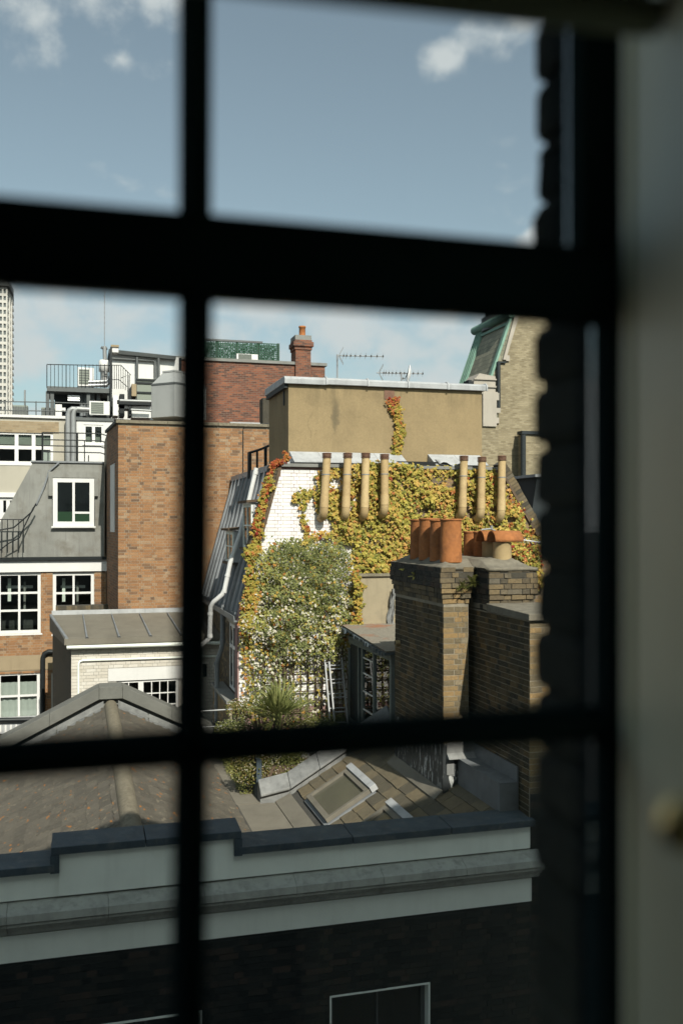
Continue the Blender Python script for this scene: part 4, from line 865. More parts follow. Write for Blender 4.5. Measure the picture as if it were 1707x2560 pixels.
# flank wall under the mansard, with a french window
fl = MB().box(3.24, 3.7, YG + 0.341, YE, -15, -1.925).build('flank_wall', M['mortar_dark'], gb)
fy0, fy1, fz0, fz1 = 19.35, 20.75, -3.62, -2.18
bricks(fl, 'left', (3.24, YE, -4.6), YE - YG - 0.36, 4.6 - 1.93, M['stock'], holes=[(YE - fy1, YE - fy0, fz0 + 4.6, fz1 + 4.6)], single=30, focus=(5.6, 1.4), seed=104, proud=0.006)
m = MB(); f = 0.07; X0, X1 = 3.205, 3.236
m.box(X0, X1, fy0, fy0 + f, fz0, fz1); m.box(X0, X1, fy1 - f, fy1, fz0, fz1); m.box(X0, X1, fy0 + f, fy1 - f, fz0, fz0 + f); m.box(X0, X1, fy0 + f, fy1 - f, fz1 - f, fz1); zt_ = fz1 - 0.50
m.box(X0 - 0.002, X1, fy0 + f, fy1 - f, zt_ - 0.04, zt_ + 0.04)
for k in (1, 2): yy = fy0 + (fy1 - fy0) * k / 3; m.box(X0 - 0.001, X1, yy - 0.045, yy + 0.045, fz0 + f, fz1 - f)
fwn = m.build('french_window', M['white'], gb)
for k in range(3):
    a, b = fy0 + (fy1 - fy0) * k / 3 + 0.05, fy0 + (fy1 - fy0) * (k + 1) / 3 - 0.05
    for c, d in ((fz0 + f, zt_ - 0.04), (zt_ + 0.04, fz1 - f)): bx('pane', M['dark_glass'], fwn, X0 + 0.014, X0 + 0.020, a, b, c, d)
MB().box(3.19, 3.238, fy0 - 0.1, fy1 + 0.3, fz1 + 0.001, -1.99).build('lintel', M['cream_wall'], gb)
# low parapet in front of the french window
lp = MB().box(2.96, 3.16, 19.2, 21.6, -5.6, -3.72).build('low_wall', M['mortar_pale'], gb)
bricks(lp, 'left', (2.96, 21.6, -5.2), 2.4, 1.45, M['stock_pale'], single=20, focus=(1.6, 1.0), seed=105, proud=0.006)
bx('coping_slab', M['concrete'], lp, 2.90, 3.20, 19.2, 21.65, -3.719, -3.65, bevel=0.01)
# terrace
bx('terrace_floor', M['concrete'], gb, 3.0, 10, YP + 0.37, YG, ZTER - 0.25, ZTER)
tw = MB().box(2.97, 3.06, YP + 0.30, 19.2, -5.4, -4.12).build('terrace_kerb', M['lead_dark'], gb)
# rendered annexe behind the stack and its roof
ax0, ax1, az0, az1 = rect(897, 1440, 1000, 1568, 18.5)
an = MB().box(ax0, ax1 + 1.6, 18.45, YG - 0.013, az0 - 0.1, az1).build('rendered_annexe', surf('stained_buff_render', (0.44, 0.37, 0.25), 0.14, 2, 0.9, 0.3, 30, streak=0.3, dirt=(0.2, 0.18, 0.14), dirt_amt=0.6, dirt_scale=2), gb)
bx('annexe_coping', M['cement'], an, ax0 - 0.05, ax1 + 1.6, 18.40, YG - 0.012, az1, az1 + 0.05)

m = MB(); fa, fb = PX(968, 1470, ax1 - 0.45), None
for i in range(9):
    for j in range(7):
        q = P(984 - 18 * (i / 8) * (0.4 + 0.6 * j / 6) - 0.0, 1472 + 92 * j / 6, 18.40); m.v.append((q.x + 0.02 * math.sin(j * 2.1 + i), 18.36 - 0.05 * math.sin(i * 1.7 + j * 0.9), q.z))
for i in range(8):
    for j in range(6): m.f.append((i * 7 + j, (i + 1) * 7 + j, (i + 1) * 7 + j + 1, i * 7 + j + 1)); m.sm.append(True)
m.build('crumpled_flashing', M['lead_weather'], an)
q = PX(996, 1607, C1X0 - 0.02); MB().tube([q + Vector((0.1, 0, 0)), q + Vector((-0.06, 0, 0))], 0.045, 14).build('clay_pipe_end', M['buff_pot'], cs); MB().tube([q + Vector((-0.0605, 0, 0)), q + Vector((-0.062, 0, 0))], 0.03, 14).build('pipe_bore', M['dark_slate'], cs)
# white soil pipe, grey downpipe, cable
wp = MB().tube([P(641, 1170, 20.4), P(622, 1253, 20.4), P(600, 1338, 20.4), P(576, 1406, 20.4), P(562, 1474, 20.4), P(556, 1486, 20.4), P(534, 1505, 20.45), P(527, 1516, 20.5), P(525, 1594, 20.5), P(520, 1600, 20.55), P(500, 1616, 20.6), P(470, 1640, 20.7)], 0.052, 14).build('soil_pipe', M['white_pipe'], gb)
for p, q in ((P(570, 1436, 20.4), P(568, 1442, 20.4)), (P(561, 1476, 20.4), P(560, 1482, 20.4)), (P(525.5, 1530, 20.5), P(525.5, 1538, 20.5)), (P(525, 1585, 20.5), P(525, 1594, 20.5)), (P(640, 1178, 20.4), P(638, 1186, 20.4))): MB().tube([p, q], 0.06, 14).build('collar', M['white_pipe'], wp)
gp_ = MB().tube([P(557, 1512, 20.9), P(557, 1605, 20.9), P(553, 1625, 20.9), P(546, 1645, 20.9), P(543, 1660, 20.9), P(541, 1980, 20.9)], 0.055, 12).build('downpipe', M['grey_pipe'], gb)
for yv in (1598, 1655, 1760): q = P(557 if yv < 1610 else 542, yv, 20.9); MB().tube([q, q + Vector((0, 0, -0.07))], 0.066, 12).build('collar', M['grey_pipe'], gp_)

# seven cream flue pipes on the gable
FL = [(817, 805, 1133, 1293), (869, 861, 1133, 1293), (914, 909, 1133, 1293), (961, 961, 1136, 1286), (1159, 1153, 1140, 1292), (1204, 1200, 1143, 1296), (1254, 1251, 1140, 1300)]
names = ['leftmost cream flue pipe against the white glazed bricks', 'second cream flue pipe from the left, beside the creeper', 'third cream flue pipe from the left on the gable', 'fourth cream flue pipe, right end of the left group', 'fifth cream flue pipe, left of the right-hand three', 'sixth cream flue pipe, middle of the right-hand three', 'rightmost cream flue pipe by the sloping gable edge']
for k, (pt, pb, yt, yb) in enumerate(FL):
    yy = YG - 0.30; T, Bm = P(pt, yt, yy), P(pb, yb - 24, yy); r = 0.083
    Bm.x = T.x + (Bm.x - T.x) * 0.6
    fo = thing('flue_pipe', (Bm.x, YG, Bm.z), names[k], 'flue pipe', 'cream flue pipes on the gable')
    d = (T - Bm)
    MB().tube([Bm, Bm + d * 0.22, T - Vector((0, 0, 0.10))], r, 18).build('upper_pipe', M['flue'], fo)
    MB().tube([Bm + d * 0.0, Bm + d * 0.20], r + 0.008, 18).build('socket', M['flue'], fo)
    MB().tube([Bm + Vector((0, 0, 0.02)), Bm + Vector((0, 0.01, -0.07)), Bm + Vector((0, 0.06, -0.15)), Bm + Vector((0, 0.15, -0.20)), Bm + Vector((0, 0.295, -0.215))], [r + 0.004, r + 0.006, r + 0.006, r + 0.002, r], 18).build('elbow', M['flue'], fo)
    q = Bm + d * 0.60; MB().tube([q, q + Vector((0, 0, 0.018))], r + 0.006, 18).build('strap', M['galv'], fo)
    MB().tube([q + Vector((0, r, 0.009)), q + Vector((0, 0.295, 0.009))], 0.008, 6).build('bracket', M['galv'], fo)
    q = T - Vector((0, 0, 0.10)); m = MB()
    prof = []
    for i in range(4): z = i * 0.028; prof += [(r - 0.004, z), (r + 0.016, z + 0.004), (r + 0.016, z + 0.018), (r - 0.002, z + 0.022)]
    m.lathe(q, prof + [(0.01, 0.112)], 18); m.build('cowl', M['flue_cap'], fo)

# roof rail beside the mansard
rl = thing('roof_rail', P(650, 1190, 22.4), 'short black iron rail beside the ochre roof room', 'railing')
yy = 22.4
MB().tube([P(621, 1133, yy), P(650, 1124, yy + 0.2), P(680, 1111, yy + 0.4)], 0.03, 8).build('top_rail', M['black'], rl)
for a, b, c, w_ in ((624, 1133, 1197, 0.05), (643, 1127, 1190, 0.028), (664, 1119, 1186, 0.04)): MB().tube([P(a, b, yy), P(a, c, yy)], w_, 8).build('post', M['black'], rl)
MB().tube([P(624, 1194, yy), P(650, 1190, yy), P(668, 1184, yy)], 0.022, 8).build('bottom_rail', M['black'], rl)

# glazed lean-to on the terrace, moss on its roof
gl = thing('glazed_lean_to', (5.3, 17, ZTER), 'sage framed glazed lean-to beside the dark chimney stack', 'garden room')
gX, gy0, gy1, gzt = 5.29, 15.75, 18.42, -2.42
for yv, w in ((gy0, 0.10), (16.75, 0.07), (17.5, 0.09), (17.75, 0.06), (gy1, 0.10)): bx('post', M['sage_frame'], gl, gX, gX + 0.07, yv - w / 2, yv + w / 2, ZTER, gzt)
bx('head_beam', M['sage_frame'], gl, gX - 0.02, gX + 0.10, gy0 - 0.1, gy1 + 0.05, gzt, gzt + 0.14)
bx('sill_rail', M['sage_frame'], gl, gX, gX + 0.08, gy0, gy1, -4.05, -3.95)
for a, b in ((gy0 + 0.05, 16.71), (16.79, 17.45), (17.55, 17.72)): bx('pane', M['clear'], gl, gX + 0.03, gX + 0.036, a, b, -3.95, gzt)
bx('door_panel', M['dark_slate'], gl, gX + 0.02, gX + 0.05, 17.78, gy1 - 0.05, ZTER, gzt)
for z in (-3.6, -3.25, -2.9, -2.6): bx('glazing_bar', M['white'], gl, gX + 0.012, gX + 0.029, 16.79, 17.45, z - 0.012, z + 0.012)
bx('inner_wall', M['interior'], gl, 8.0, 8.1, gy0, gy1, ZTER, gzt)
MB().hexa([(gX - 0.12, gy0 - 0.14, gzt + 0.141), (gX + 2.6, gy0 - 0.14, gzt + 0.141), (gX + 2.6, gy1 + 0.03, gzt + 0.30), (gX - 0.12, gy1 + 0.03, gzt + 0.30)], [(gX - 0.14, gy0 - 0.16, gzt + 0.19), (gX + 2.6, gy0 - 0.16, gzt + 0.19), (gX + 2.6, gy1 + 0.03, gzt + 0.36), (gX - 0.14, gy1 + 0.03, gzt + 0.36)]).build('roof', M['gravel'], gl)
m = MB(); n_ = 26
for i in range(n_):
    a = gy0 - 0.16 + (gy1 - gy0 + 0.1) * i / n_; e = r_.uniform(0, 0.05)
    zz_ = gzt + 0.17 * (1 + i / n_) - 0.03
    m.hexa([(gX - 0.15 - e, a, zz_ - 0.02 - e), (gX + 0.05, a, zz_ - 0.02), (gX + 0.05, a + 0.11, zz_ - 0.02), (gX - 0.15 - e, a + 0.11, zz_ - 0.02 - e)], [(gX - 0.15 - e, a, zz_ + 0.012), (gX + 0.05, a, zz_ + 0.03), (gX + 0.05, a + 0.11, zz_ + 0.035), (gX - 0.15 - e, a + 0.11, zz_ + 0.012)])
m.build('felt_edge', M['lead_dark'], gl)

# aluminium extension ladder
ld = thing('ladder', P(850, 1835, 17.8), 'aluminium extension ladder leaning by the glazed lean-to', 'ladder')
def lad(xa, xb, dy, top, base):
    T0, B0 = Vector((xa, 18.55 + dy, top)), Vector((xa, 17.9 + dy, base)); w = Vector((xb - xa, 0, 0))
    for s in (0, 1):
        o = MB()
        a, b = B0 + w * s, T0 + w * s
        o.hexa([a + Vector((-0.014, -0.03, 0)), a + Vector((0.014, -0.03, 0)), a + Vector((0.014, 0.03, 0)), a + Vector((-0.014, 0.03, 0))], [b + Vector((-0.014, -0.03, 0)), b + Vector((0.014, -0.03, 0)), b + Vector((0.014, 0.03, 0)), b + Vector((-0.014, 0.03, 0))]); o.build('stile', M['alu'], ld)
    n = int((top - base) / 0.272)
    for i in range(n):
        p = T0.lerp(B0, (0.15 + i * 0.272) / (top - base)); MB().tube([p, p + w], 0.016, 8).build('rung', M['alu'], ld)
la, lb_ = xz(822, 1700, 18.2)[0], xz(865, 1700, 18.2)[0]
lad(la, lb_, 0.0, xz(840, 1645, 18.5)[1], ZTER); lad(la + 0.07, lb_ - 0.02, -0.09, xz(840, 1652, 18.5)[1], ZTER)

# trellis against the gable
tr = thing('trellis', (5, YG - 0.05, ZTER), 'weathered wooden trellis behind the flowering climber', 'trellis')
tx0, tx1 = xz(660, 1700, YG)[0], xz(862, 1700, YG)[0]
x = tx0
while x < tx1: bx('slat', M['wood'], tr, x, x + 0.022, YG - 0.06, YG - 0.04, ZTER, -2.3); x += 0.15
z = ZTER + 0.3
while z < -2.3: bx('slat', M['wood'], tr, tx0 - 0.05, tx1 + 0.05, YG - 0.08, YG - 0.0605, z, z + 0.022); z += 0.2

# terrace handrail on the left
hr = thing('terrace_rail', P(540, 1830, 19.0), 'thin steel handrail at the left end of the planted terrace', 'railing')
for a, b in ((1778, 1772), (1818, 1813)): MB().tube([P(470, a + 2, 18.6), P(600, b, 18.6)], 0.016, 8).build('rail', M['galv'], hr)
for px in (470, 598): MB().tube([P(px, 1773, 18.6), P(px, 1960, 18.6)], 0.018, 8).build('post', M['black'], hr)

# ================================================================ leaves
def leaf_shape(kind):
    if kind == 'ivy': return [(0, 0, 0), (-0.42, -0.10, 0.0), (-0.52, -0.48, -0.10), (-0.20, -0.52, 0.05), (0, -1.0, -0.18), (0.20, -0.52, 0.05), (0.52, -0.48, -0.10), (0.42, -0.10, 0.0)], [(0, 1, 2, 3), (0, 3, 4, 5), (0, 5, 6, 7)]
    if kind == 'oval': return [(0, 0, 0), (-0.28, -0.45, 0.06), (0, -1.0, -0.05), (0.28, -0.45, 0.06)], [(0, 1, 2, 3)]
    if kind == 'bloom': return [(0, 0, 0), (-0.5, -0.2, 0.1), (-0.3, -0.7, 0.15), (0.3, -0.7, 0.15), (0.5, -0.2, 0.1), (0, -0.35, 0.25)], [(0, 1, 5), (1, 2, 5), (2, 3, 5), (3, 4, 5), (4, 0, 5)]
class Leaves:
    def __init__(s, kind, seed): s.vs, s.fs = leaf_shape(kind); s.v = []; s.f = []; s.r = random.Random(seed)
    def put(s, p, size, normal=(0, -1, 0), droop=0.5, twist=0.5):
        r = s.r; n = Vector(normal) + Vector((r.uniform(-1, 1), r.uniform(-0.6, 0.6), r.uniform(-0.6, 1) * 0.9 + 0.25)) * droop
        n.normalize(); t = Vector((0, 0, 1)); a = r.gauss(0, twist)
        y = (t - n * t.dot(n)).normalized(); x = y.cross(n); ca, sa = math.cos(a), math.sin(a)
        x, y = x * ca + y * sa, y * ca - x * sa; k = len(s.v); p = Vector(p)
        for q in s.vs: s.v.append(tuple(p + (x * q[0] + y * q[1] + n * q[2]) * size))
        s.f += [tuple(i + k for i in f) for f in s.fs]
    def build(s, name, mat, parent):
        m = MB(); m.v, m.f, m.sm = s.v, s.f, [False] * len(s.f); return tag(m.build(name, mat, parent), kind='stuff')
IVY = [(788, 1182), (812, 1172), (850, 1168), (900, 1158), (935, 1152), (975, 1150), (1000, 1160), (1060, 1164), (1140, 1166), (1230, 1178), (1262, 1210), (1290, 1255), (1318, 1300), (1345, 1350), (1352, 1400), (1350, 1470), (1200, 1450), (985, 1442), (930, 1436), (898, 1440), (884, 1400), (874, 1372), (838, 1345), (800, 1340), (742, 1356), (770, 1335), (838, 1322), (834, 1296), (808, 1288), (800, 1270), (792, 1252), (797, 1225)]
BARE = [[(826, 1190), (856, 1192), (854, 1226), (828, 1216)], [(1062, 1190), (1108, 1184), (1142, 1186), (1142, 1218), (1084, 1214)], [(1022, 1274), (1066, 1264), (1112, 1264), (1100, 1278), (1030, 1282)], [(1160, 1276), (1190, 1276), (1186, 1296), (1160, 1298)], [(1252, 1290), (1282, 1280), (1292, 1302), (1258, 1308)], [(1165, 1186), (1190, 1184), (1190, 1200), (1168, 1204)], [(838, 1356), (876, 1354), (882, 1386), (846, 1376)], [(1218, 1262), (1240, 1256), (1238, 1290), (1220, 1290)]]
cv = thing('creeper', P(1000, 1440, YG), 'yellow and orange creeper spread over the gable behind the flues', 'climbing plant')
lv = Leaves('ivy', 51); r = random.Random(52); lr2 = Leaves('ivy', 53)
def creep_noise(x, z): return math.sin(x * 5.1 + z * 3.7) + math.sin(x * 2.3 - z * 6.1 + 1.3) + 0.7 * math.sin(x * 11 + z * 9)
x0, x1 = xz(740, 1300, YG)[0], xz(1352, 1300, YG)[0]; z1, z0 = xz(950, 1145, YG)[1], xz(950, 1480, YG)[1]
cnt = 0
while cnt < 10500:
    x, z = r.uniform(x0, x1), r.uniform(z0, z1); px, py = pix((x, YG, z))
    e = r.gauss(0, 5)
    if not inpoly(px + e, py + r.gauss(0, 4), IVY): continue
    if any(inpoly(px + e * 0.5, py + e * 0.5, b) for b in BARE) and r.random() > 0.05: continue
    cnt += 1
    red = (px > 1150 and r.random() < (px - 1150) / 700) or r.random() < 0.015
    cn = creep_noise(x, z)
    if cn < -1.2 and r.random() < 0.55: continue
    (lr2 if red else lv).put((x, YG - 0.03 - r.random() ** 2 * 0.10 - 0.055 * max(0, cn), z), r.choice((0.045, 0.06, 0.07, 0.08, 0.105)) * r.uniform(0.85, 1.15))
# hanging arm and trailing sprig over the white bricks
def strand(pts, w, n, Y, L_, size=(0.05, 0.09)):
    for i in range(n):
        t = r.random() * (len(pts) - 1); k = min(int(t), len(pts) - 2); f = t - k
        px = pts[k][0] + (pts[k + 1][0] - pts[k][0]) * f + r.gauss(0, w); py = pts[k][1] + (pts[k + 1][1] - pts[k][1]) * f + r.gauss(0, w)
        q = P(px, py, Y); q.y -= r.random() * 0.07; L_.put(q, r.uniform(*size))
strand([(795, 1232), (765, 1232), (745, 1236), (734, 1250)], 5, 110, YG - 0.03, lv); strand([(765, 1235), (760, 1255), (757, 1270)], 3, 40, YG - 0.03, lv)
strand([(755, 1285), (760, 1305), (764, 1330), (766, 1345)], 4, 50, YG - 0.03, lv); strand([(766, 1310), (768, 1325)], 2.5, 14, YG - 0.05, lr2)
strand([(822, 1185), (800, 1200), (795, 1240), (797, 1280)], 5, 120, YG - 0.04, lv)
for _ in range(26):
    a_, b_ = r.uniform(800, 1330), r.choice((1440, 1400, 1300, 1220)) + r.uniform(-30, 20)
    if inpoly(a_, b_ - 20, IVY): strand([(a_, b_ - 15), (a_ + r.uniform(-6, 6), b_ + r.uniform(10, 32))], 2.5, 12, YG - 0.12, lv, (0.05, 0.09))
lv.build('leaves', M['ivy'], cv); lr2.build('red_leaves', M['ivy_red'], cv)
m = MB()
for pts in ([(985, 1440), (975, 1350), (990, 1250), (985, 1160)], [(985, 1380), (900, 1330), (850, 1300), (830, 1250)], [(990, 1330), (1060, 1280), (1140, 1240), (1200, 1200)], [(795, 1232), (765, 1232), (745, 1238)], [(764, 1335), (757, 1285), (758, 1260)]): m.tube([P(a, b, YG - 0.02) for a, b in pts], 0.012, 6)
m.build('stems', M['stem'], cv)
vn = thing('wall_vine', P(990, 1150, YO), 'single red-tipped vine climbing the ochre wall', 'climbing plant')
la_, lt = Leaves('ivy', 61), Leaves('ivy', 62)
VN = [(988, 1150), (992, 1120), (998, 1085), (996, 1055), (990, 1030), (984, 1010)]
strand(VN, 6, 260, YO - 0.03, la_, (0.05, 0.10)); strand([(990, 1035), (984, 1012), (976, 1004), (990, 992)], 5, 60, YO - 0.03, lt, (0.04, 0.075)); strand([(985, 1030), (972, 1012), (966, 1002)], 3, 16, YO - 0.02, lt, (0.03, 0.06)); strand([(995, 1060), (1008, 1046)], 2.5, 10, YO - 0.02, lt, (0.03, 0.06)); strand([(998, 1010), (992, 995)], 2.5, 12, YO - 0.02, lt, (0.03, 0.06))
la_.build('leaves', M['ivy_gold'], vn); lt.build('red_leaves', M['ivy_red'], vn); MB().tube([P(a, b, YO - 0.015) for a, b in VN], 0.01, 6).build('stem', M['stem'], vn)
ev = thing('edge_creeper', P(625, 1500, YG), 'orange creeper running down the left slope of the gable', 'climbing plant')
la_, lt = Leaves('ivy', 63), Leaves('ivy', 64)
EV = [(712, 1128), (716, 1150), (700, 1152), (683, 1158), (672, 1190), (662, 1235), (650, 1275), (645, 1310), (640, 1350), (632, 1385), (626, 1420), (622, 1470), (620, 1500)]
strand(EV[4:], 5, 260, YG - 0.07, la_, (0.06, 0.11)); strand([(672, 1195), (678, 1205)], 6, 30, YG - 0.07, la_); strand([(642, 1370), (620, 1385)], 8, 130, YG - 0.1, la_, (0.06, 0.11)); strand(EV[:5], 4, 110, YG - 0.06, lt, (0.05, 0.09)); strand(EV[4:9], 6, 70, YG - 0.09, lt, (0.05, 0.09)); strand([(625, 1430), (634, 1490), (632, 1530)], 7, 150, YG - 0.15, la_, (0.06, 0.1))
la_.build('leaves', M['ivy_gold'], ev); lt.build('red_leaves', M['ivy_red'], ev); MB().tube([P(a, b, YG - 0.04) for a, b in EV], 0.012, 6).build('stem', M['stem'], ev)

# flowering climber in front of the gable
CL = [(690, 1352), (735, 1345), (790, 1352), (845, 1352), (880, 1388), (893, 1430), (905, 1465), (903, 1520), (892, 1580), (875, 1630), (862, 1700), (858, 1770), (820, 1830), (640, 1830), (612, 1740), (606, 1620), (600, 1540), (612, 1490), (625, 1440), (640, 1400), (668, 1372)]
fc = thing('flowering_climber', P(750, 1830, YG - 0.3), 'big green climber with creamy white flowers below the white bricks', 'climbing plant')
lg, ly, lf = Leaves('oval', 71), Leaves('ivy', 72), Leaves('bloom', 73)
x0, x1 = xz(595, 1500, 18.4)[0], xz(912, 1500, 18.4)[0]; zt2, zb2 = xz(750, 1340, 18.4)[1], xz(750, 1840, 18.4)[1]
blobs = [(r.uniform(620, 890), r.uniform(1370, 1640), r.uniform(18, 42)) for _ in range(60)]
cnt = 0
THIN = [[(630, 1408), (664, 1414), (662, 1442), (632, 1446)], [(842, 1398), (884, 1402), (886, 1500), (868, 1505), (846, 1455)], [(690, 1585), (735, 1590), (730, 1650), (688, 1640)], [(770, 1560), (800, 1555), (806, 1600), (776, 1605)], [(630, 1560), (655, 1556), (650, 1600), (628, 1600)], [(700, 1660), (860, 1650), (860, 1790), (700, 1790)]]
while cnt < 9500:
    px, py = r.uniform(598, 910), r.uniform(1340, 1830)
    if not inpoly(px + r.gauss(0, 6), py + r.gauss(0, 6), CL): continue
    if any(inpoly(px, py, b) for b in THIN) and r.random() < 0.6: continue
    dens = 1.0 if py < 1600 else max(0.30, 1.0 - (py - 1600) / 130)
    if r.random() > dens: continue
    dep = 0.06 + 0.35 * max(0, min(1, (py - 1350) / 160)) * max([0] + [1 - math.hypot(px - b[0], py - b[1]) / b[2] for b in blobs]) + r.random() * 0.12
    q = P(px, py, YG - dep); cnt += 1
    up_ = max(0, min(1, (1560 - py) / 150))
    edge = min(abs(px - 605), abs(px - 900)) < 28
    if edge and r.random() < 0.4 or r.random() < 0.10: ly.put(q, r.uniform(0.05, 0.085))
    elif r.random() < (0.015 if py < 1440 else (0.07 if py < 1500 else 0.19)) and 1420 < py < 1800 and math.sin(px * 0.09 + py * 0.05) + math.sin(px * 0.05 - py * 0.11) > -0.7: lf.put(q + Vector((0, -0.04, 0)), r.uniform(0.035, 0.07), droop=0.8, twist=2)
    else: lg.put(q, r.uniform(0.04, 0.078), droop=0.8, twist=0.9)
FE = [(700, 1372), (735, 1352), (790, 1362), (845, 1360), (872, 1392), (866, 1440), (850, 1500), (800, 1560), (740, 1620), (690, 1640), (672, 1580), (690, 1500), (668, 1430)]
lh_ = Leaves('oval', 77); cnt = 0
while cnt < 5200:
    px, py = r.uniform(660, 880), r.uniform(1345, 1645)
    if not inpoly(px + r.gauss(0, 7), py + r.gauss(0, 7), FE): continue
    cl_ = math.sin(px * 0.12 + py * 0.07) + math.sin(px * 0.07 - py * 0.13 + 2)
    if cl_ < -0.9 and r.random() < 0.8: continue
    cnt += 1; lh_.put(P(px, py, YG - 0.18 - 0.10 * max(0, cl_) - r.random() * 0.15), r.uniform(0.022, 0.045), droop=1.0, twist=1.6)
lh_.build('feathery_foliage', M['feather'], fc)
strand([(888, 1436), (898, 1470), (897, 1530), (886, 1580), (872, 1610)], 6, 330, YG - 0.36, ly, (0.05, 0.085))
lg.build('foliage', M['shrub'], fc); ly.build('yellowing_leaves', M['ivy_gold'], fc); lf.build('flowers', M['petal'], fc)
m = MB()
for i in range(26):
    a = r.uniform(640, 880); m.tube([P(a, 1835, YG - 0.12), P(a + r.uniform(-20, 20), 1700, YG - 0.10), P(a + r.uniform(-35, 35), 1580, YG - 0.14), P(a + r.uniform(-40, 40), 1440, YG - 0.08)], [0.014, 0.012, 0.009, 0.005], 6)
m.build('stems', M['stem'], fc)

# spiky palm, daisies and shrubs in the terrace planters
def palm(base, n, length, label, seed):
    o = thing('spiky_palm', base, label, 'palm'); q = random.Random(seed); m = MB(); base = Vector(base)
    for i in range(n):
        az, el = q.uniform(0, 2 * math.pi), q.uniform(0.05, 1.45); d = Vector((math.cos(az) * math.cos(el), math.sin(az) * math.cos(el), math.sin(el)))
        L_ = length * q.uniform(0.6, 1.05); side = d.cross(Vector((0, 0, 1))).normalized()
        hub = base + Vector((0, 0, 0.15)) + d * L_ * 0.35
        for j in range(9):                                # a fan of narrow blades on each stalk
            a = (j - 4) * 0.2; upv = side.cross(d).normalized(); dd = (d * math.cos(a) + (side if i % 2 else upv) * math.sin(a)).normalized()
            tip = hub + dd * L_ * 0.65 + Vector((0, 0, -0.10 * L_ * q.random())); w = side.cross(dd).cross(dd).normalized() * 0.015
            mid = hub.lerp(tip, 0.45)
            m.add([hub, mid + w, tip, mid - w], [(0, 1, 2, 3)])
        s = Vector((0.004, 0, 0)); m.add([base - s, base + s, hub + s, hub - s], [(0, 1, 2, 3)])
    tag(m.build('blades', M['palm'], o), kind='stuff'); MB().tube([base + Vector((0, 0, -0.35)), base + Vector((0, 0, 0.2))], 0.05, 8).build('trunk', M['stem'], o)
palm(P(700, 1822, 17.3), 60, 0.92, 'spiky green fan palm in front of the flowering climber', 5)
def flowerbed(name, cx, cy, Y, rx, ry, rd, nl, nf, label, seed, mat, cat='shrub', fs=(0.016, 0.026)):
    c = P(cx, cy, Y); o = thing(name, c - Vector((0, 0, ry)), label, cat); a, b = Leaves('oval', seed), Leaves('bloom', seed + 1); q = random.Random(seed)
    for i in range(nl):
        v = Vector((q.gauss(0, 0.45), q.gauss(0, 0.45), q.gauss(0, 0.45))); v = v * min(1, 1 / max(v.length, 1e-3)); a.put(c + Vector((v.x * rx, v.y * rd, v.z * ry)), q.uniform(0.03, 0.06), droop=1.0, twist=1.5)
    for i in range(nf):
        v = Vector((q.gauss(0, 1), q.gauss(0, 1) - 0.4, q.gauss(0, 1) + 0.3)).normalized() * q.uniform(0.75, 1.05); b.put(c + Vector((v.x * rx, v.y * rd, v.z * ry)), q.uniform(*fs), (0, -0.7, 0.7), 0.4, 3)
    a.build('foliage', mat, o); b.build('flowers', M['petal'], o)
    m = MB()
    for i in range(9): m.tube([c + Vector((q.uniform(-0.4, 0.4) * rx, 0, -ry - 0.12)), c + Vector((q.uniform(-0.8, 0.8) * rx, q.uniform(-0.5, 0.5) * rd, q.uniform(-0.2, 0.6) * ry))], 0.005, 5)
    m.build('stems', M['stem'], o); return o
flowerbed('daisy_bush', 590, 1822, 18.0, 0.42, 0.22, 0.3, 900, 120, 'daisy bush left of the palm, dotted with tiny white flowers', 201, M['shrub'])
flowerbed('daisy_bush', 790, 1812, 17.8, 0.45, 0.22, 0.3, 900, 110, 'daisy bush between the palm and the ladder', 203, M['shrub'])
flowerbed('daisy_bush', 600, 1770, 18.6, 0.30, 0.20, 0.2, 500, 40, 'straggly brownish bush at the foot of the french window', 205, M['bloom'])
flowerbed('daisy_bush', 640, 1915, 16.45, 0.46, 0.36, 0.3, 2200, 260, 'low bush with white and pinkish flowers over the terrace corner', 207, M['bloom'])
flowerbed('leafy_shrub', 725, 1905, 16.5, 0.34, 0.36, 0.25, 1700, 90, 'pale green leafy shrub beside the lead parapet', 209, M['fern'])
flowerbed('leafy_shrub', 845, 1800, 18.3, 0.22, 0.16, 0.2, 420, 0, 'pale leafy plant behind the ladder foot', 211, M['fern'])
ppt = P(712, 1960, 16.6); pt_ = thing('plant_pot', ppt - Vector((0, 0, 0.2)), 'ribbed grey plant pot tucked behind the lead parapet', 'plant pot')
MB().lathe(ppt - Vector((0, 0, 0.2)), [(0.09, 0), (0.115, 0.13), (0.118, 0.135), (0.135, 0.30), (0.145, 0.30), (0.145, 0.34), (0.125, 0.34), (0.12, 0.27)], 20).build('body', M['grey_pipe'], pt_)
MB().lathe(ppt - Vector((0, 0, 0.2)), [(0.122, 0.275), (0.001, 0.29)], 20).build('soil', M['stem'], pt_)
MB().box(3.07, 4.6, YP + 0.45, YP + 0.95, ZTER + 0.002, ZTER + 0.24).build('planter_trough', M['wood'], None); tag(bpy.data.objects['planter_trough'], 'dark timber trough holding the low flowering bush', 'planter')
gk = tag(MB().add([(2.66, 15, ZV + 0.03), (2.98, 15, ZV + 0.05), (2.98, 19.6, ZV + 0.06), (2.66, 19.6, ZV + 0.04)], [(0, 1, 2, 3)]).build('moss', M['fern']), kind='stuff') if False else None
ms_ = Leaves('oval', 95); q = random.Random(96)
mo = thing('valley_moss', (2.9, 17, ZV), 'dark moss and weeds along the shaded roof valley', 'moss')
for i in range(2200): yv = q.uniform(16.4, 19.8); ms_.put((q.uniform(2.72, 2.97), yv, ZV + 0.02 + q.random() ** 2 * 0.16), q.uniform(0.025, 0.05), (0, -0.2, 1), 0.8, 3)
ms_.build('weeds', M['shrub'], mo)
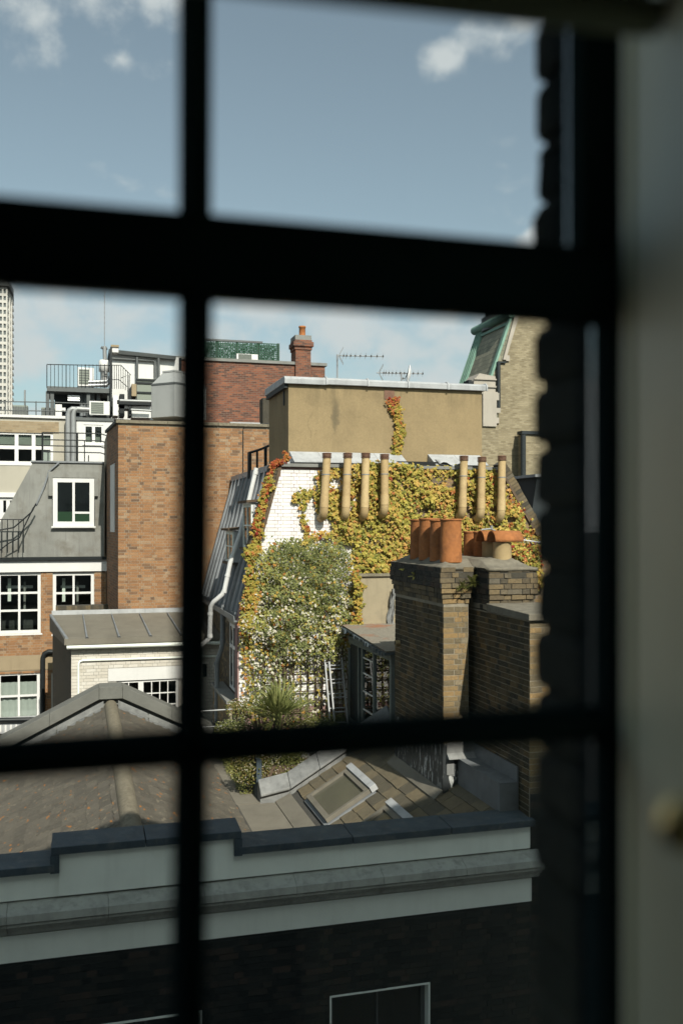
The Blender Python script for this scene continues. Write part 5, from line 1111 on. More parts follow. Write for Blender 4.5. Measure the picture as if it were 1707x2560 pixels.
# ferns on the chimney head
def fern(base, n, size, label, seed):
    o = thing('fern', base, label, 'fern', 'ferns rooted in the chimney head'); q = random.Random(seed); m = MB(); base = Vector(base)
    for i in range(n):
        az = q.uniform(math.pi, 2 * math.pi); el = q.uniform(-0.2, 1.2); d = Vector((math.cos(az) * math.cos(el), math.sin(az) * math.cos(el) * 0.7, math.sin(el))); L_ = size * q.uniform(0.5, 1)
        side = d.cross(Vector((0, 0, 1))).normalized()
        for k in range(10):
            t = k / 10; p = base + d * L_ * t + Vector((0, 0, -0.35 * L_ * t * t)); w = L_ * 0.2 * (1 - t * 0.8)
            for s in (-1, 1): m.add([p, p + side * s * w * 0.5 + d * 0.012, p + side * s * w + d * 0.02 + Vector((0, 0, -0.01)), p + side * s * w * 0.5 - d * 0.004], [(0, 1, 2, 3)])
    tag(m.build('fronds', M['fern'], o), kind='stuff')
fern((5.36, 12.28, -0.85), 26, 0.26, 'bright fern tuft in the gap between the two chimney shafts', 301)
fern((5.20, 12.30, -0.88), 16, 0.18, 'small fern left of the brighter tuft on the stack front', 302)
fern((4.90, 13.4, -0.80), 16, 0.18, 'fern high on the shaded left side of the stack', 303)
fern((4.92, 13.9, -0.72), 12, 0.15, 'fern at the far left corner of the chimney head', 304)
fern((4.94, 12.9, -0.76), 6, 0.09, 'tiny weed on the shaded chimney side below the front pots', 305)

# ================================================================ white glazed-brick outbuilding, lower left
YW = 22.6
wb = thing('outbuilding', (2, 23, -15), 'low cream glazed brick outbuilding with lead flat roof', 'building')
wx0, wz1 = xz(179, 1612, YW); wx1 = xz(562, 1600, YW)[0]
hx0, hx1, hz0, hz1 = rect(292, 1699, 447, 1800, YW)
hz0 = hz1 - 0.95
ww = holed(MB(), wx0, wx1, -15, wz1, YW, YW + 0.3, [(hx0, hx1, hz0, hz1)]).build('wall', M['mortar_white'], wb)
wb_z0 = -5.4
lx0, lx1, lz0, lz1 = rect(271, 1668, 458, 1697, YW)
bricks(ww, 'front', (wx0, YW, wb_z0), wx1 - wx0, wz1 - wb_z0, M['glazed_cream'], holes=[(hx0 - wx0, hx1 - wx0, hz0 - wb_z0, hz1 - wb_z0), (lx0 - wx0, lx1 - wx0, lz0 - wb_z0 - 0.05, lz1 - wb_z0)], single=160, focus=(1.0, 2.2), proud=0.005, jit=0.0015, seed=111, joint=0.009)
bx('lintel', M['white_wall'], wb, lx0, lx1, YW - 0.012, YW - 0.001, hz1 + 0.001, lz1)
w1 = window(wb, hx0, (hx0 + hx1) / 2 - 0.16, hz0, hz1, YW, 2, 3, 0.06, 0.022, recess=0.03, sill=False)
w2 = window(wb, (hx0 + hx1) / 2 - 0.159, hx1, hz0, hz1, YW, 4, 3, 0.06, 0.022, recess=0.03, sill=False)
YT = 25.5; fx = xz(140, 1545, YT)[0]
MB().prismz([(wx0, YW + 0.01), (wx0 + 0.3, YW + 0.301), (fx + 0.3, YT + 1.6), (fx - 0.12, YT + 1.6)], -15, wz1 - 0.02).build('flank_wall', brick_tex('sooty_flank_brickwork', [(0, (0.035, 0.035, 0.03)), (0.5, (0.07, 0.065, 0.05)), (1, (0.12, 0.10, 0.07))], (0.16, 0.15, 0.12)), wb)
MB().tube([(wx0 - 0.1, YW - 0.16, wz1 - 0.03), (wx1, YW - 0.16, wz1 - 0.05)], 0.055, 10).build('gutter', M['stucco'], wb)
bx('eaves', M['wood'], wb, wx0 - 0.08, wx1, YW - 0.14, YW - 0.001, wz1 - 0.02, wz1 + 0.02)
YT = 25.5
zr1 = xz(300, 1533, YT)[1]; zr0 = wz1 + 0.16
rf = MB().hexa([(wx0 - 0.15, YW - 0.22, wz1 + 0.021), (wx1, YW - 0.22, wz1 + 0.021), (wx1, YT - 0.01, wz1 + 0.021), (fx - 0.15, YT - 0.01, wz1 + 0.021)], [(wx0 - 0.15, YW - 0.22, zr0), (wx1, YW - 0.22, zr0), (wx1, YT - 0.01, zr1), (fx - 0.15, YT - 0.01, zr1)]).build('flat_roof', M['lead_tan'], wb)
for i in range(6):
    a = wx0 + 0.35 + i * 0.72
    MB().tube([(a, YW - 0.22, zr0 + 0.005), (a, YW - 0.20, zr0 + 0.02), (a - 0.08, YT - 0.25, zr1 + 0.015)], [0.045, 0.028, 0.014], 8).build('lead_roll', M['lead'], rf)
MB().tube([(wx0 - 0.1, YW - 0.2, zr0 + 0.01), (fx - 0.12, YT - 0.1, zr1)], 0.04, 8).build('lead_roll', M['lead'], rf)
bx('upstand', M['lead_pale'], rf, fx - 0.1, wx1, YT - 0.04, YT - 0.013, zr1 - 0.02, zr1 + 0.11)
m = MB(); m.tube([P(197, 1850, YW - 0.03), P(197, 1662, YW - 0.03), P(200, 1654, YW - 0.03), P(208, 1651, YW - 0.03), P(560, 1640, YW - 0.03)], 0.028, 8); m.build('conduit', M['stucco'], wb)
bx('vent_slot', M['dark_slate'], wb, *xz(507, 1700, YW)[:1], xz(517, 1700, YW)[0], YW - 0.02, YW - 0.006, xz(510, 1692, YW)[1], xz(510, 1660, YW)[1])

# ================================================================ orange brick tower block
tb = thing('brick_block', (3, 27, -15), 'tall plain orange brick block behind the mansard', 'building')
tx0_, tz1 = xz(296, 1058, YT); tx1_ = xz(700, 1062, YT)[0] + 1.0
tcorner = P(268, 1080, 28.4)
tw_ = MB().prismz([(tx0_, YT), (tx1_, YT), (tx1_, YT + 6), (tcorner.x, YT + 6), (tcorner.x, 28.4)], -15, tz1).build('wall', M['mortar_pale'], tb)
bricks(tw_, 'front', (tx0_, YT, -3.0), tx1_ - tx0_ - 0.9, tz1 + 3.0, M['orange'], single=250, focus=(0.9, 3.4), proud=0.005, jit=0.002, seed=121)
e0 = Vector((tx0_, YT, 0)); e1 = Vector((tcorner.x, 28.4, 0)); nn = Vector((-(e1 - e0).y, (e1 - e0).x, 0)).normalized()
sd = [e0 + nn * 0.006, e1 + nn * 0.006]
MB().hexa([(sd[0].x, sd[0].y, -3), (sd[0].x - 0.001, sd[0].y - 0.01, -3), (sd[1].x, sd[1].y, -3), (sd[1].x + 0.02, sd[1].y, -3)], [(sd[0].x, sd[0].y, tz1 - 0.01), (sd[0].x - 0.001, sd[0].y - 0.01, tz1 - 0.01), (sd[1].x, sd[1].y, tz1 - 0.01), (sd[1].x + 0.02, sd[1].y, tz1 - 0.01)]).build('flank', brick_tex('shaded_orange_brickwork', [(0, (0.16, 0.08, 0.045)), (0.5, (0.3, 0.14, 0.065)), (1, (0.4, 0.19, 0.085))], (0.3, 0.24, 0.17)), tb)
for i in range(4):
    a, b = tx0_ - 0.06 + i * (tx1_ - tx0_ + 0.06) / 4, tx0_ - 0.06 + (i + 1) * (tx1_ - tx0_ + 0.06) / 4 - 0.006
    MB().box(a, b, YT - 0.07, YT + 0.35, tz1 + 0.001, tz1 + 0.085).build('coping_stone', M['cement'], tb, 0.01)
MB().hexa([(tx0_ - 0.07, YT - 0.07, tz1), (tx0_ + 0.2, YT + 0.36, tz1), (tcorner.x + 0.25, 28.4, tz1), (tcorner.x - 0.06, 28.4, tz1)], [(tx0_ - 0.07, YT - 0.07, tz1 + 0.08), (tx0_ + 0.2, YT + 0.36, tz1 + 0.08), (tcorner.x + 0.25, 28.4, tz1 + 0.08), (tcorner.x - 0.06, 28.4, tz1 + 0.08)]).build('coping_stone', M['dark_slate'], tb)
# tall slim windows on the shaded flank
for a, b, za, zb in ((0.25, 0.6, 1160, 1330),):
    p0, p1 = sd[0].lerp(sd[1], a), sd[0].lerp(sd[1], b); z_t, z_b = xz(283, za, 26.5)[1], xz(283, zb, 26.5)[1]
    o_ = nn * 0.02
    MB().hexa([(p0.x, p0.y, z_b), (p0.x + o_.x, p0.y + o_.y, z_b), (p1.x + o_.x, p1.y + o_.y, z_b), (p1.x, p1.y, z_b)], [(p0.x, p0.y, z_t), (p0.x + o_.x, p0.y + o_.y, z_t), (p1.x + o_.x, p1.y + o_.y, z_t), (p1.x, p1.y, z_t)]).build('window', M['white'], tb)
cb = MB().tube([P(611, 1520, YT - 0.02), P(607, 1300, YT - 0.02), P(608, 1075, YT - 0.02), P(612, 1062, YT - 0.02), P(690, 1058, YT - 0.02)], 0.014, 6).build('cable', M['black'], tb)
bx('gutter_strip', M['lead_pale'], tb, xz(575, 1040, YT)[0], xz(650, 1040, YT)[0], YT - 0.04, YT + 0.1, tz1 + 0.086, tz1 + 0.12)
bx('corner_post', M['stock'], tb, xz(664, 1040, YT)[0], xz(682, 1040, YT)[0], YT + 0.4, YT + 0.9, tz1, xz(670, 990, YT)[1])

# ================================================================ red brick block further back, with chimney
YRD = 38.0
rb = thing('red_block', (12, 39, -15), 'dark red brick block with a roof screen and chimney', 'building')
rx0, rx1 = xz(440, 950, YRD)[0], xz(812, 950, YRD)[0]; rz = xz(650, 908, YRD)[1]
MB().box(rx0, rx1, YRD, YRD + 8, -15, rz).build('wall', M['red_far'], rb)
bx('coping', M['concrete'], rb, rx0, rx1 + 0.08, YRD - 0.08, YRD + 0.4, rz, rz + 0.12)
a = rect(739, 870, 777, 1010, YRD - 0.15)
ch = MB().box(a[0], a[1], YRD - 0.16, YRD + 0.7, rz - 3, xz(758, 876, YRD)[1]).build('chimney', M['red_far'], rb)
for t, b_, e in ((866, 858, 0.04), (858, 850, 0.10), (850, 845, 0.04)):
    bx('corbel', M['red_far'], ch, a[0] - e, a[1] + e, YRD - 0.16 - e, YRD + 0.7, xz(758, t + 10, YRD)[1], xz(758, b_ + 10 - 3, YRD)[1])
bx('chimney_cap', M['concrete'], ch, a[0] - 0.02, a[1] + 0.02, YRD - 0.18, YRD + 0.72, xz(758, 852, YRD)[1], xz(758, 840, YRD)[1])
cpz = xz(758, 841, YRD)[1]; cpx = xz(755.5, 830, YRD + 0.2)[0]
cp = thing('chimney_pot', (cpx, YRD + 0.2, cpz), 'lone red clay pot on the far red brick chimney', 'chimney pot')
MB().lathe((cpx, YRD + 0.2, cpz), [(0.15, 0), (0.135, 0.1), (0.13, 0.38), (0.15, 0.39), (0.15, 0.46), (0.12, 0.46), (0.11, 0.2)], 18).build('body', M['terracotta'], cp)
# green lattice roof screen with plant behind
gs = thing('roof_screen', P(600, 905, YRD + 1.5), 'green lattice screen on the red block roof', 'screen')
sx0_, sx1_, sz0, sz1 = rect(490, 855, 697, 906, YRD + 1.5)
m = MB(); n_ = 34
for i in range(n_ + 1): x = sx0_ + (sx1_ - sx0_) * i / n_; m.box(x - 0.018, x + 0.018, YRD + 1.5, YRD + 1.52, sz0, sz1)
for i in range(11): z = sz0 + (sz1 - sz0) * i / 10; m.box(sx0_, sx1_, YRD + 1.525, YRD + 1.545, z - 0.018, z + 0.018)
tag(m.build('lattice', M['net_green'], gs), kind='stuff')
for i in range(5): x = sx0_ + (sx1_ - sx0_) * i / 4; bx('post', M['grey_metal'], gs, x - 0.05, x + 0.05, YRD + 1.56, YRD + 1.64, sz0 - 0.2, sz1 + 0.05)
bx('top_rail', M['grey_metal'], gs, sx0_, sx1_ - 0.7, YRD + 1.49, YRD + 1.6, sz1, sz1 + 0.08)
lf_ = Leaves('oval', 401); q = random.Random(402)
for i in range(2600): lf_.put((q.uniform(sx0_, sx1_ - 0.1), YRD + 1.7 + q.random() * 0.3, q.uniform(sz0 + 0.2, sz1)), q.uniform(0.05, 0.10), droop=0.8, twist=2)
lf_.build('leaves', leaf_mat('dark_green_screen_leaf', [(0, (0.02, 0.06, 0.035)), (1, (0.07, 0.15, 0.08))]), gs)
def ac_unit(l, t, r_, b, Y, label, depth=0.35, fans=1):
    x0, x1, z0, z1 = rect(l, t, r_, b, Y); o = thing('air_conditioner', ((x0 + x1) / 2, Y, z0), label, 'air conditioner', 'rooftop air conditioning units')
    bx('casing', M['white'], o, x0, x1, Y, Y + depth, z0 + 0.04, z1, bevel=0.01)
    for s in (0.1, 0.9): bx('foot', M['grey_metal'], o, x0 + (x1 - x0) * s - 0.04, x0 + (x1 - x0) * s + 0.04, Y, Y + depth, z0, z0 + 0.039)
    w = (x1 - x0) * 0.62; c = x0 + w / 2 + (x1 - x0) * 0.08; hh = (z1 - z0) * 0.38; zc_ = (z0 + z1) / 2 + 0.02
    bx('fan_grille', M['blind_grey'], o, c - w / 2, c + w / 2, Y - 0.012, Y - 0.001, zc_ - hh, zc_ + hh)
    m = MB()
    for i in range(6): z = zc_ - hh + 2 * hh * (i + 0.5) / 6; m.box(c - w / 2, c + w / 2, Y - 0.022, Y - 0.013, z - hh * 0.05, z + hh * 0.05)
    m.build('louvre', M['grey_metal'], o); return o
ac_unit(592, 885, 645, 903, YRD + 0.9, 'white air conditioner in front of the green lattice screen')

# ================================================================ rooftop aerials and dish on the ochre roof room
def aerial(name, base, top, pts, n, label, grid=None):
    o = thing(name, base, label, 'TV aerial'); MB().tube([base, top], 0.018, 8).build('mast', M['alu'], o)
    A_, B_ = pts; d = (B_ - A_)
    MB().tube([A_, B_], 0.012, 6).build('boom', M['alu'], o)
    for i in range(n):
        p = A_ + d * (0.15 + 0.85 * (i / (n - 1)) ** 1.25); e = Vector((0.05, 0.12, 0.09)); MB().tube([p - e, p + e], 0.005, 5).build('element', M['galv'], o)
        bx('clip', M['black'], o, p.x - 0.012, p.x + 0.012, p.y - 0.02, p.y + 0.02, p.z - 0.022, p.z + 0.02)
    for s in (-1, 1):
        c = A_ + d * 0.05; dd = Vector((0.10, 0, s * 0.18)); w = Vector((0.05, 0.16, 0.05))
        m = MB()
        for k in range(4): f = k / 3; m.tube([c + dd * f - w, c + dd * f + w], 0.004, 5)
        for k in (-1, 0, 1): m.tube([c + w * k, c + dd + w * k], 0.004, 5)
        m.build('reflector', M['galv'], o)
yo = YO + 0.6
aerial('aerial', P(843, 962, yo), P(843, 886, yo), (P(841, 889, yo), P(957, 891, yo)), 9, 'tall mast aerial near the middle of the ochre roof')
aerial('aerial', P(1003, 970, yo), P(1003, 930, yo), (P(941, 932, yo), P(1056, 934, yo)), 11, 'low aerial with mesh reflector left of the satellite dish')
do = thing('satellite_dish', P(1022, 968, yo), 'white satellite dish edge-on on the ochre roof', 'satellite dish')
c = P(1022, 938, yo); ax = Vector((-0.93, 0.26, 0.20)).normalized(); q1 = ax.cross(Vector((0, 1, 0))).normalized(); q2 = ax.cross(q1); m = MB()
for i in range(6):
    rr_ = 0.245 * i / 5
    for j in range(24): t = 2 * math.pi * j / 24; m.v.append(tuple(c + (q1 * math.cos(t) * 0.95 + q2 * math.sin(t)) * max(rr_, 0.001) + ax * (rr_ ** 2 * 1.1 - 0.04)))
for i in range(5):
    for j in range(24): m.f.append((i * 24 + j, i * 24 + (j + 1) % 24, (i + 1) * 24 + (j + 1) % 24, (i + 1) * 24 + j)); m.sm.append(True)
o = m.build('reflector', M['white'], do); so = o.modifiers.new('t', 'SOLIDIFY'); so.thickness = 0.012
fp = P(1004, 947, yo); MB().tube([c - q1 * 0.2, P(1010, 951, yo), fp], 0.01, 6).build('feed_arm', M['alu'], do); MB().tube([fp, fp + Vector((0.05, 0, 0.02))], 0.022, 8).build('feed_horn', M['grey_metal'], do)
MB().tube([P(1023, 968, yo), P(1021, 950, yo)], 0.022, 8).build('mount', M['galv'], do)
ra = thing('aerial', P(1225, 1325, 12.6), 'white ribbed aerial boom sticking out right behind the hooded pots', 'TV aerial')
A_, B_ = P(1283, 1347, 13.6), P(1365, 1358, 13.9); MB().tube([A_, B_], 0.012, 8).build('boom', M['white_pipe'], ra)
for i in range(9): p = A_.lerp(B_, (i + 0.5) / 9); MB().tube([p - Vector((0, 0.08, 0.05)), p + Vector((0, 0.08, 0.05))], 0.005, 5).build('element', M['galv'], ra)
MB().tube([P(1200, 1331, 13.5), P(1204, 1324, 13.5), P(1225, 1322, 13.5), P(1236, 1326, 13.5), P(1240, 1332, 13.5), P(1241, 1345, 13.6), A_], 0.014, 8).build('bracket', M['alu'], ra); MB().tube([P(1228, 1314, 13.5), P(1228, 1324, 13.5)], 0.022, 8).build('clamp', M['alu'], ra)

# ================================================================ tan brick tower with green copper mansard, right
YR_ = 38.0
tt = thing('mansard_tower', (21, 40, -15), 'tan brick tower with slated mansard edged in green copper', 'building')
gpt = [xz(1204, 1400, YR_), xz(1204, 1075, YR_), xz(1246, 1062, YR_), xz(1247, 903, YR_), xz(1262, 900, YR_), xz(1297, 780, YR_)]
top = [(gpt[5][0] + 0.4, 10.6), (27, 10.6), (27, -15), (gpt[0][0], -15)]
MB().prism([(gpt[1][0], gpt[1][1]), (gpt[2][0], gpt[2][1]), (gpt[3][0], gpt[3][1]), (gpt[4][0], gpt[4][1]), gpt[5]] + top, YR_, YR_ + 3.5).build('brick_wall', M['tan_far'], tt)
zt_, zb__ = 9.3, 4.6; xt_ = 18.5; xb_ = xt_ - (zt_ - zb__) * 0.36
yfar = 41.7
sp = MB().hexa([(xb_, YR_ + 0.05, zb__), (xt_, YR_ + 0.05, zt_), (xt_ + 3, YR_ + 0.05, zt_), (xt_ + 3, YR_ + 0.05, zb__)], [(xb_, yfar, zb__), (xt_, yfar, zt_), (xt_ + 3, yfar, zt_), (xt_ + 3, yfar, zb__)]).build('mansard_roof', M['slate_g'], tt)
nrm = Vector((-(zt_ - zb__), 0, (xt_ - xb_))).normalized()
def sl_strip(y0, y1, wdt, name, mat, off=0.06):
    a = nrm * off
    MB().hexa([(xb_, y0, zb__), (xt_, y0, zt_), (xt_, y1, zt_), (xb_, y1, zb__)], [(xb_ + a.x, y0, zb__ + a.z), (xt_ + a.x, y0, zt_ + a.z), (xt_ + a.x, y1, zt_ + a.z), (xb_ + a.x, y1, zb__ + a.z)]).build(name, mat, sp)
sl_strip(yfar - 0.75, yfar + 0.05, 0, 'hip_copper', M['copper']); sl_strip(YR_ - 0.05, YR_ + 0.2, 0, 'verge_copper', M['copper'], 0.10)
for k in range(4): yk = yfar - 0.68 + k * 0.21; a = nrm * 0.08; MB().tube([Vector((xb_, yk, zb__)) + a, Vector((xt_, yk, zt_)) + a], 0.035, 6).build('copper_roll', M['copper'], sp)
MB().tube([(xt_ - 0.1, YR_ - 0.1, zt_ + 0.05), (xt_ - 0.1, yfar + 0.3, zt_ + 0.05)], 0.2, 12).build('ridge_roll', M['copper'], sp)
bx('fascia', M['copper'], sp, xt_ - 0.22, xt_ - 0.10, YR_ + 0.2, yfar - 0.7, zt_ - 0.42, zt_ - 0.30)
MB().prism([(gpt[4][0] - 0.13, gpt[4][1]), gpt[4], (gpt[5][0] + 0.02, gpt[5][1]), (gpt[5][0] - 0.20, gpt[5][1])], YR_ - 0.08, YR_ + 0.3).build('verge_stone', M['wet_stone'], tt)
bx('kneeler', M['wet_stone'], tt, *[xz(v, 900, YR_)[0] for v in (1262, 1271)], YR_ - 0.085, YR_ + 0.1, xz(1265, 903, YR_)[1], xz(1265, 889, YR_)[1])
bx('eaves_shadow_board', M['dark_slate'], tt, xz(1242, 905, YR_)[0], xz(1262, 905, YR_)[0], YR_ - 0.1, YR_ + 0.1, xz(1250, 908, YR_)[1], xz(1250, 904, YR_)[1])
MB().tube([P(1245.5, 905, YR_ - 0.1), P(1245.5, 1020, YR_ - 0.1)], 0.09, 8).build('downpipe', M['dark_slate'], tt)
sd_ = rect(1180, 942, 1232, 978, YR_ + 0.4); ys_ = YR_ - 0.25
dm = MB().prism([xz(1184, 985, ys_), xz(1184, 951, ys_), xz(1198, 933, ys_), xz(1238, 941, ys_), xz(1238, 985, ys_)], ys_, ys_ + 1.2).build('stone_dormer', M['wet_stone'], tt)
for zf in (0.30, 0.62): bx('stone_course', M['wet_stone'], dm, xz(1183, 960, ys_)[0], xz(1239, 960, ys_)[0], ys_ - 0.07, ys_ - 0.001, xz(1200, 985, ys_)[1] + zf, xz(1200, 985, ys_)[1] + zf + 0.06)
bx('side_light', M['dark_slate'], dm, xz(1178, 960, ys_)[0], xz(1186, 960, ys_)[0], ys_ + 0.3, ys_ + 0.9, xz(1180, 985, ys_)[1], xz(1180, 947, ys_)[1])
for a in ((1206, 982, 1246, 1000), (1206, 1000, 1240, 1066), (1233, 1020, 1250, 1032), (1226, 1044, 1246, 1058), (1232, 980, 1243, 993)):
    q = rect(*a, ys_); bx('stone_block', M['wet_stone'], tt, q[0], q[1], ys_ - 0.02 - 0.01 * (a[0] % 7), ys_ + 0.6, q[2], q[3])
bx('return_wall', M['tan_far'], tt, xz(1190, 1100, ys_)[0], xz(1246, 1100, ys_)[0], ys_ + 0.05, ys_ + 0.24, -15, xz(1220, 1063, ys_)[1])
q = rect(1186, 700, 1300, 812, YR_ + 2.5)
MB().tube([Vector(((q[0] + q[1]) / 2 + 0.6, YR_ + 2.6, zt_ - 0.2)), Vector(((q[0] + q[1]) / 2 + 0.6, YR_ + 2.6, 10.25))], 1.1, 24).build('roof_drum', M['dark_slate'], tt)
MB().tube([Vector(((q[0] + q[1]) / 2 + 0.6, YR_ + 2.6, zt_ - 0.2)), Vector(((q[0] + q[1]) / 2 + 0.6, YR_ + 2.6, zt_ + 0.42))], 1.28, 24).build('drum_kerb', M['grey_metal'], tt)
lw = rect(1308, 1087, 1420, 1500, 37.4); lb2 = MB().box(lw[0], lw[1] + 2, 37.4, YR_ - 0.002, -15, lw[3]).build('buttress_wing', M['tan_far'], tt)
bx('coping', M['dark_slate'], lb2, lw[0] - 0.12, lw[1] + 2, 37.3, 37.8, lw[3] + 0.001, lw[3] + 0.14)
MB().tube([P(1307, 1087, 37.3), P(1307, 1300, 37.3)], 0.12, 8).build('downpipe', M['dark_slate'], lb2)
MB().tube([P(1374, 840, YR_ - 0.1), P(1374, 1090, YR_ - 0.1)], 0.06, 8).build('downpipe', M['dark_slate'], tt)
dr = thing('slate_mansard', P(1360, 1400, 27), 'dark slate mansard roof glimpsed at the right by the gable', 'roof')
MB().prism([xz(1312, 1390, 27), xz(1342, 1192, 27), (xz(1342, 1192, 27)[0] + 2.5, xz(1342, 1192, 27)[1]), (xz(1342, 1192, 27)[0] + 2.5, -15), (xz(1312, 1390, 27)[0], -15)], 27, 31).build('slope', M['dark_slate'], dr)
q = rect(1334, 1186, 1400, 1193, 27); bx('flashing', M['lead_pale'], dr, q[0], q[1], 26.9, 31, q[2], q[3])

# ================================================================ far left: brick house with grey rendered mansard
YL = 28.5
lh = thing('rendered_house', (-2, 29, -15), 'brick house with grey rendered mansard and white windows at left', 'house')
xr_ = xz(266, 1500, YL)[0]; xl_ = -7.0
zbnd1, zbnd0 = xz(130, 1400, YL)[1], xz(130, 1429, YL)[1]
wins = [rect(-140, 1431, -22, 1584, YL), rect(-6, 1431, 103, 1584, YL), rect(133, 1431, 236, 1584, YL), rect(-6, 1681, 101, 1800, YL), rect(129, 1681, 239, 1800, YL)]
lw_ = holed(MB(), xl_, xr_, -15, zbnd0, YL, YL + 0.3, [w for w in wins]).build('wall', M['mortar_pale'], lh)
bz0 = xz(100, 1850, YL)[1]; sb = rect(-300, 1644, 137, 1681, YL)
bricks(lw_, 'front', (xl_, YL, bz0), xr_ - xl_, zbnd0 - bz0 - 0.005, M['orange'], holes=[(w[0] - xl_, w[1] - xl_, w[2] - bz0, w[3] - bz0) for w in wins] + [(0, 99, sb[2] - bz0, sb[3] - bz0)], single=110, focus=(5.9, 2.6), proud=0.005, jit=0.002, seed=131)
bx('stone_band', M['stone_band'], lh, xl_, xr_, YL - 0.02, YL - 0.001, sb[2], sb[3])
for i, w in enumerate(wins):
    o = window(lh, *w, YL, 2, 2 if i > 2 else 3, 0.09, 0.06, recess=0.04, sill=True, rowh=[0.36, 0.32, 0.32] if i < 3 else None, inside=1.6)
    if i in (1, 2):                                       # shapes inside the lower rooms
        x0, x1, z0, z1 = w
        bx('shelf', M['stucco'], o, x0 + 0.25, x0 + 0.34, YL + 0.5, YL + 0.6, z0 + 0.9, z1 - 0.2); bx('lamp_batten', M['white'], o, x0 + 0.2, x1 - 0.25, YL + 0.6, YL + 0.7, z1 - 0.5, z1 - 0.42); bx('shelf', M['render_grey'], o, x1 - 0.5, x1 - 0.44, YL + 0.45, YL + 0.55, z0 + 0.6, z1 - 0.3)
    if i > 2:
        m = MB(); n_ = 30
        for k in range(n_ + 1): x = w[0] + 0.06 + (w[1] - w[0] - 0.12) * k / n_; yk = YL + 0.16 + 0.02 * math.sin(k * 1.3); m.v += [(x, yk, w[2]), (x, yk, w[3] - 0.30)]
        for k in range(n_): m.f.append((2 * k, 2 * k + 2, 2 * k + 3, 2 * k + 1)); m.sm.append(True)
        m.build('net_curtain', M['net'], o)
bx('white_band', M['white'], lh, xl_, xr_ + 0.05, YL - 0.06, YL + 0.3, zbnd0, zbnd1)
bx('gutter', M['black'], lh, xl_, xr_, YL - 0.16, YL - 0.02, zbnd1 + 0.002, zbnd1 + 0.09)
# grey mansard storey: a leaning front with a flush dormer
zm0, zm1 = zbnd1 + 0.09, xz(170, 1157, YL)[1]; hip = [xz(-30, 1392, YL)[0], xz(3, 1300, YL), xz(82, 1157, YL)]
mr = MB().prism([(hip[0], zm0), hip[1], hip[2], (xz(262, 1157, YL)[0], zm1), (xz(260, 1392, YL)[0], zm0)], YL + 0.05, YL + 2.5).build('mansard_storey', M['render_grey'], lh)
d0 = rect(122, 1180, 246, 1240, YL); d1 = rect(133, 1195, 236, 1315, YL); bx('dormer_surround', M['render_grey'], mr, d0[0], d0[1], YL - 0.06, YL + 0.049, d1[3] + 0.003, d0[3])
for s_ in ((d0[0], d1[0] - 0.003), (d1[1] + 0.003, d0[1])): bx('dormer_surround', M['render_grey'], mr, s_[0], s_[1], YL - 0.06, YL + 0.049, d0[2], d1[3] + 0.002)
ww_ = rect(133, 1195, 236, 1315, YL)
bx('window_reveal', M['dark_slate'], mr, ww_[0] - 0.02, ww_[1] + 0.02, YL + 0.02, YL + 0.0495, ww_[2] - 0.02, ww_[3] + 0.02)
dw = window(lh, *ww_, YL - 0.04, 2, 1, 0.13, 0.07, inside=0, glass=M['dark_glass'], sill=True, depth=0.055)
xm = (ww_[0] + ww_[1]) / 2; bx('transom', M['white'], dw, xm + 0.035, ww_[1] - 0.13, YL - 0.035, YL - 0.01, ww_[2] + 0.36, ww_[2] + 0.42)
bx('green_board', M['green_board'], dw, ww_[0] + 0.13, xm - 0.035, YL - 0.022, YL - 0.019, ww_[2] + 0.13, ww_[2] + 0.42); bx('green_board', M['green_board'], dw, xm + 0.036, ww_[1] - 0.13, YL - 0.022, YL - 0.019, ww_[2] + 0.13, ww_[2] + 0.35)
bx('top_flashing', M['lead'], mr, hip[2][0] - 0.05, xr_ - 0.05, YL, YL + 2.5, zm1 + 0.001, zm1 + 0.05)
MB().tube([P(148, 1157, YL), P(124, 1178, YL), P(112, 1215, YL), P(92, 1262, YL + 0.04)], 0.03, 8).build('lead_edge', M['lead'], mr)
# low brick upstand in front at right
u_ = rect(140, 1510, 294, 1527, 28.0); up2 = MB().box(u_[0], u_[1], 28.0, 28.2, u_[2] - 0.4, u_[3] - 0.03).build('low_parapet', M['mortar_dark'], lh)
bricks(up2, 'front', (u_[0], 28.0, u_[3] - 0.18), u_[1] - u_[0], 0.152, M['stock'], single=10, focus=(1, 0), seed=133, bl=0.075, bh=0.15, bond='stack')
bx('coping_slab', M['cement'], up2, u_[0] - 0.06, u_[1] + 0.03, 27.92, 28.2, u_[2] - 0.10, u_[2] + 0.0)
# curved black balcony rail at far left
cr_ = thing('balcony_rail', P(20, 1390, YL - 0.5), 'black iron balcony rail curving up the grey mansard', 'railing'); yy = YL - 0.35
MB().tube([P(-60, 1318, yy), P(0, 1325, yy), P(35, 1319, yy), P(60, 1298, yy), P(80, 1280, yy), P(91, 1259, yy)], 0.022, 8).build('handrail', M['black'], cr_)
MB().tube([P(-60, 1298, yy), P(60, 1299, yy)], 0.014, 6).build('top_rail', M['black'], cr_)
MB().tube([P(0, 1376, yy), P(20, 1360, yy), P(50, 1344, yy), P(60, 1320, yy), P(85, 1268, yy)], 0.018, 6).build('brace', M['black'], cr_)
for px in (-40, -25, -10, 6, 20, 34, 48, 60): MB().tube([P(px, 1299, yy), P(px, 1382, yy)], 0.012, 6).build('baluster', M['black'], cr_)
